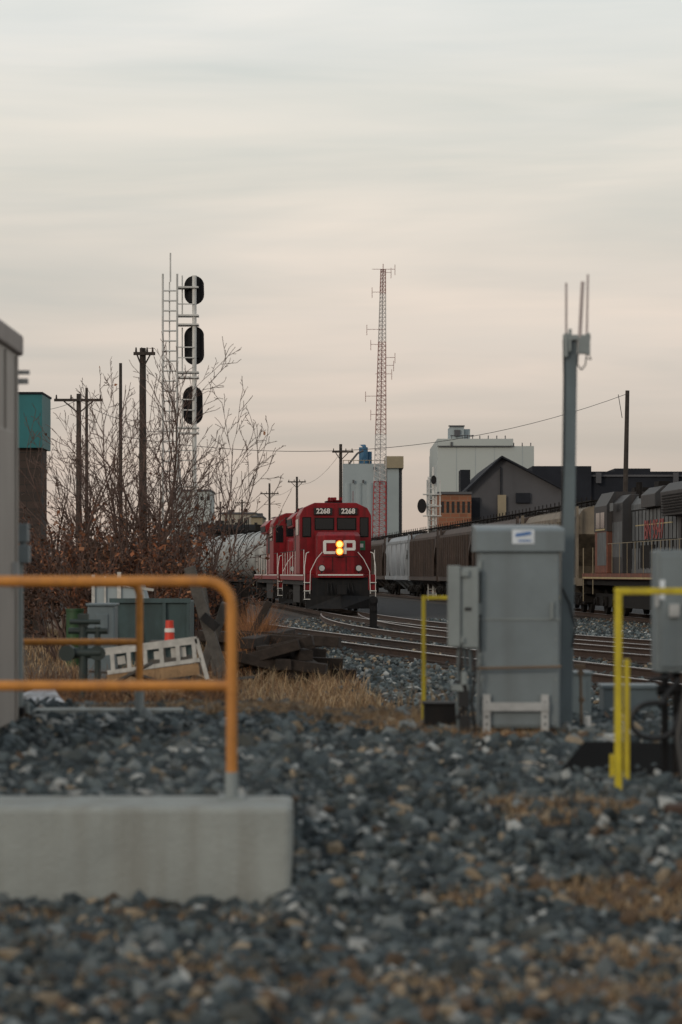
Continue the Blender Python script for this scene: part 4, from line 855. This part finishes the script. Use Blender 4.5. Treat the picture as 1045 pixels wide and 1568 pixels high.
b.make('posts','woodl',e,bevel=.015); B().rbox((X(322,36.9),36.85,Z(952,37)),(.3,.05,.14),(0,.7,0)).make('bracket','black',e)
e=empty('scrap_timber_stack'); d=56.; b=B()
random.seed(4)
for k in range(13): b.rbox((X(288+7*k,d),d+random.uniform(-.2,.2),.45+random.uniform(-.05,.15)),(.13,.1,1.7+random.uniform(-.2,.3)),(random.uniform(-.1,.1),random.uniform(-.12,.12)+.05,0))
b.box(X(286,d),X(378,d),d+.25,d+.32,.2,1.2); b.make('boards','tie',e)
e=empty('railway_tie_pile'); random.seed(11); b=B(); d=41.
for lay in range(4):
    for k in range(4-lay//2):
        b.rbox((X(400,d)+.27*k+random.uniform(-.05,.05)-.1,d+random.uniform(-.3,.3),-.1+.2*lay),(1.9 if (k+lay)%2 else .24,.24 if (k+lay)%2 else 2.4,.18),(random.uniform(-.05,.05),random.uniform(-.1,.1),random.uniform(-.35,.35)))
for k in range(6): b.rbox((X(392+10*k,d-1),d-1+random.uniform(-.4,.4),.1+random.uniform(-.1,.3)),(1.3,.2,.17),(0,random.uniform(-.35,.25),random.uniform(-.6,.6)))
b.rbox((X(385,d),d,.55),(.12,.12,1.3),(0,.5,0)); b.make('ties','tie',e,bevel=.012)

# ------------------------------------------------------------------ world, sun, camera
w=bpy.data.worlds.new('World'); scene.world=w; w.use_nodes=True; nt=w.node_tree; N=nt.nodes; L=nt.links
for q in list(N): N.remove(q)
out=N.new('ShaderNodeOutputWorld'); sky=N.new('ShaderNodeTexSky'); sky.sky_type='NISHITA'; sky.sun_disc=False
SE,SAZ=R(18),R(215)   # sun behind and left of the camera
sky.sun_elevation=SE; sky.sun_rotation=SAZ
bg1=N.new('ShaderNodeBackground'); bg1.inputs['Strength'].default_value=.1; L.new(sky.outputs[0],bg1.inputs['Color'])
tc=N.new('ShaderNodeTexCoord'); sp=N.new('ShaderNodeSeparateXYZ'); L.new(tc.outputs['Generated'],sp.inputs[0])
def nz(scale,dist,seed):
    mp=N.new('ShaderNodeMapping'); mp.inputs['Scale'].default_value=scale; mp.inputs['Rotation'].default_value=(0,R(2.5),0); mp.inputs['Location'].default_value=(seed,seed*.7,0); L.new(tc.outputs['Generated'],mp.inputs['Vector'])
    n1=N.new('ShaderNodeTexNoise'); n1.inputs['Scale'].default_value=1.; n1.inputs['Detail'].default_value=4; n1.inputs['Roughness'].default_value=.5; n1.inputs['Distortion'].default_value=dist; L.new(mp.outputs[0],n1.inputs['Vector']); return n1
n1=nz((3.2,3.2,30),.4,3.1); n2=nz((5,5,60),.2,8.3)
ma=N.new('ShaderNodeMath'); ma.operation='MULTIPLY_ADD'; L.new(n1.outputs['Fac'],ma.inputs[0]); ma.inputs[1].default_value=.05; 
mb=N.new('ShaderNodeMath'); mb.operation='SUBTRACT'; L.new(sp.outputs['Z'],mb.inputs[0]); mb.inputs[1].default_value=.025; L.new(mb.outputs[0],ma.inputs[2])
cr=N.new('ShaderNodeValToRGB'); els=cr.color_ramp.elements
stops=[(0,(.57,.455,.385)),(.03,(.645,.53,.455)),(.07,(.72,.62,.54)),(.12,(.79,.705,.615)),(.17,(.85,.795,.70)),(.235,(.82,.835,.795)),(.5,(.66,.685,.70)),(1,(.54,.58,.62))]
els[0].position=0; els[0].color=(*stops[0][1],1); els[1].position=1; els[1].color=(*stops[-1][1],1)
for p_,c_ in stops[1:-1]: els.new(p_).color=(*c_,1)
L.new(ma.outputs[0],cr.inputs['Fac'])
last=cr.outputs['Color']
for nn,c0 in((n1,(.84,.885,.90,1)),(n2,(.945,.955,.965,1))):
    r3=N.new('ShaderNodeValToRGB'); r3.color_ramp.elements[0].position=.34; r3.color_ramp.elements[0].color=c0; r3.color_ramp.elements[1].position=.6; r3.color_ramp.elements[1].color=(1.03,1.01,1.0,1)
    L.new(nn.outputs['Fac'],r3.inputs['Fac'])
    mm=N.new('ShaderNodeMix'); mm.data_type='RGBA'; mm.blend_type='MULTIPLY'; mm.inputs['Factor'].default_value=1; L.new(last,mm.inputs['A']); L.new(r3.outputs['Color'],mm.inputs['B']); last=mm.outputs['Result']
bg2=N.new('ShaderNodeBackground'); bg2.inputs['Strength'].default_value=1.; L.new(last,bg2.inputs['Color'])
ms=N.new('ShaderNodeMixShader'); ms.inputs['Fac'].default_value=.93; L.new(bg1.outputs[0],ms.inputs[1]); L.new(bg2.outputs[0],ms.inputs[2]); L.new(ms.outputs[0],out.inputs['Surface'])
sd=bpy.data.lights.new('sun','SUN'); sd.energy=.9; sd.angle=R(12); sd.color=(1,.86,.70); so=bpy.data.objects.new('sun',sd); COL.objects.link(so)
dirv=Vector((math.sin(SAZ)*math.cos(SE),math.cos(SAZ)*math.cos(SE),math.sin(SE)))
so.rotation_euler=dirv.to_track_quat('Z','Y').to_euler(); so.location=dirv*50
cd=bpy.data.cameras.new('camera'); co=bpy.data.objects.new('camera',cd); COL.objects.link(co); scene.camera=co
co.location=(0,0,EYE); co.rotation_euler=(R(90),0,0); cd.sensor_fit='VERTICAL'; cd.sensor_height=36; cd.sensor_width=24; cd.lens=85; cd.shift_y=(H0-784)/1568
cd.clip_start=.5; cd.clip_end=6000; cd.dof.use_dof=True; cd.dof.focus_distance=101; cd.dof.aperture_fstop=2.6
scene.view_settings.view_transform='Standard'; scene.view_settings.look='None'; scene.view_settings.exposure=0
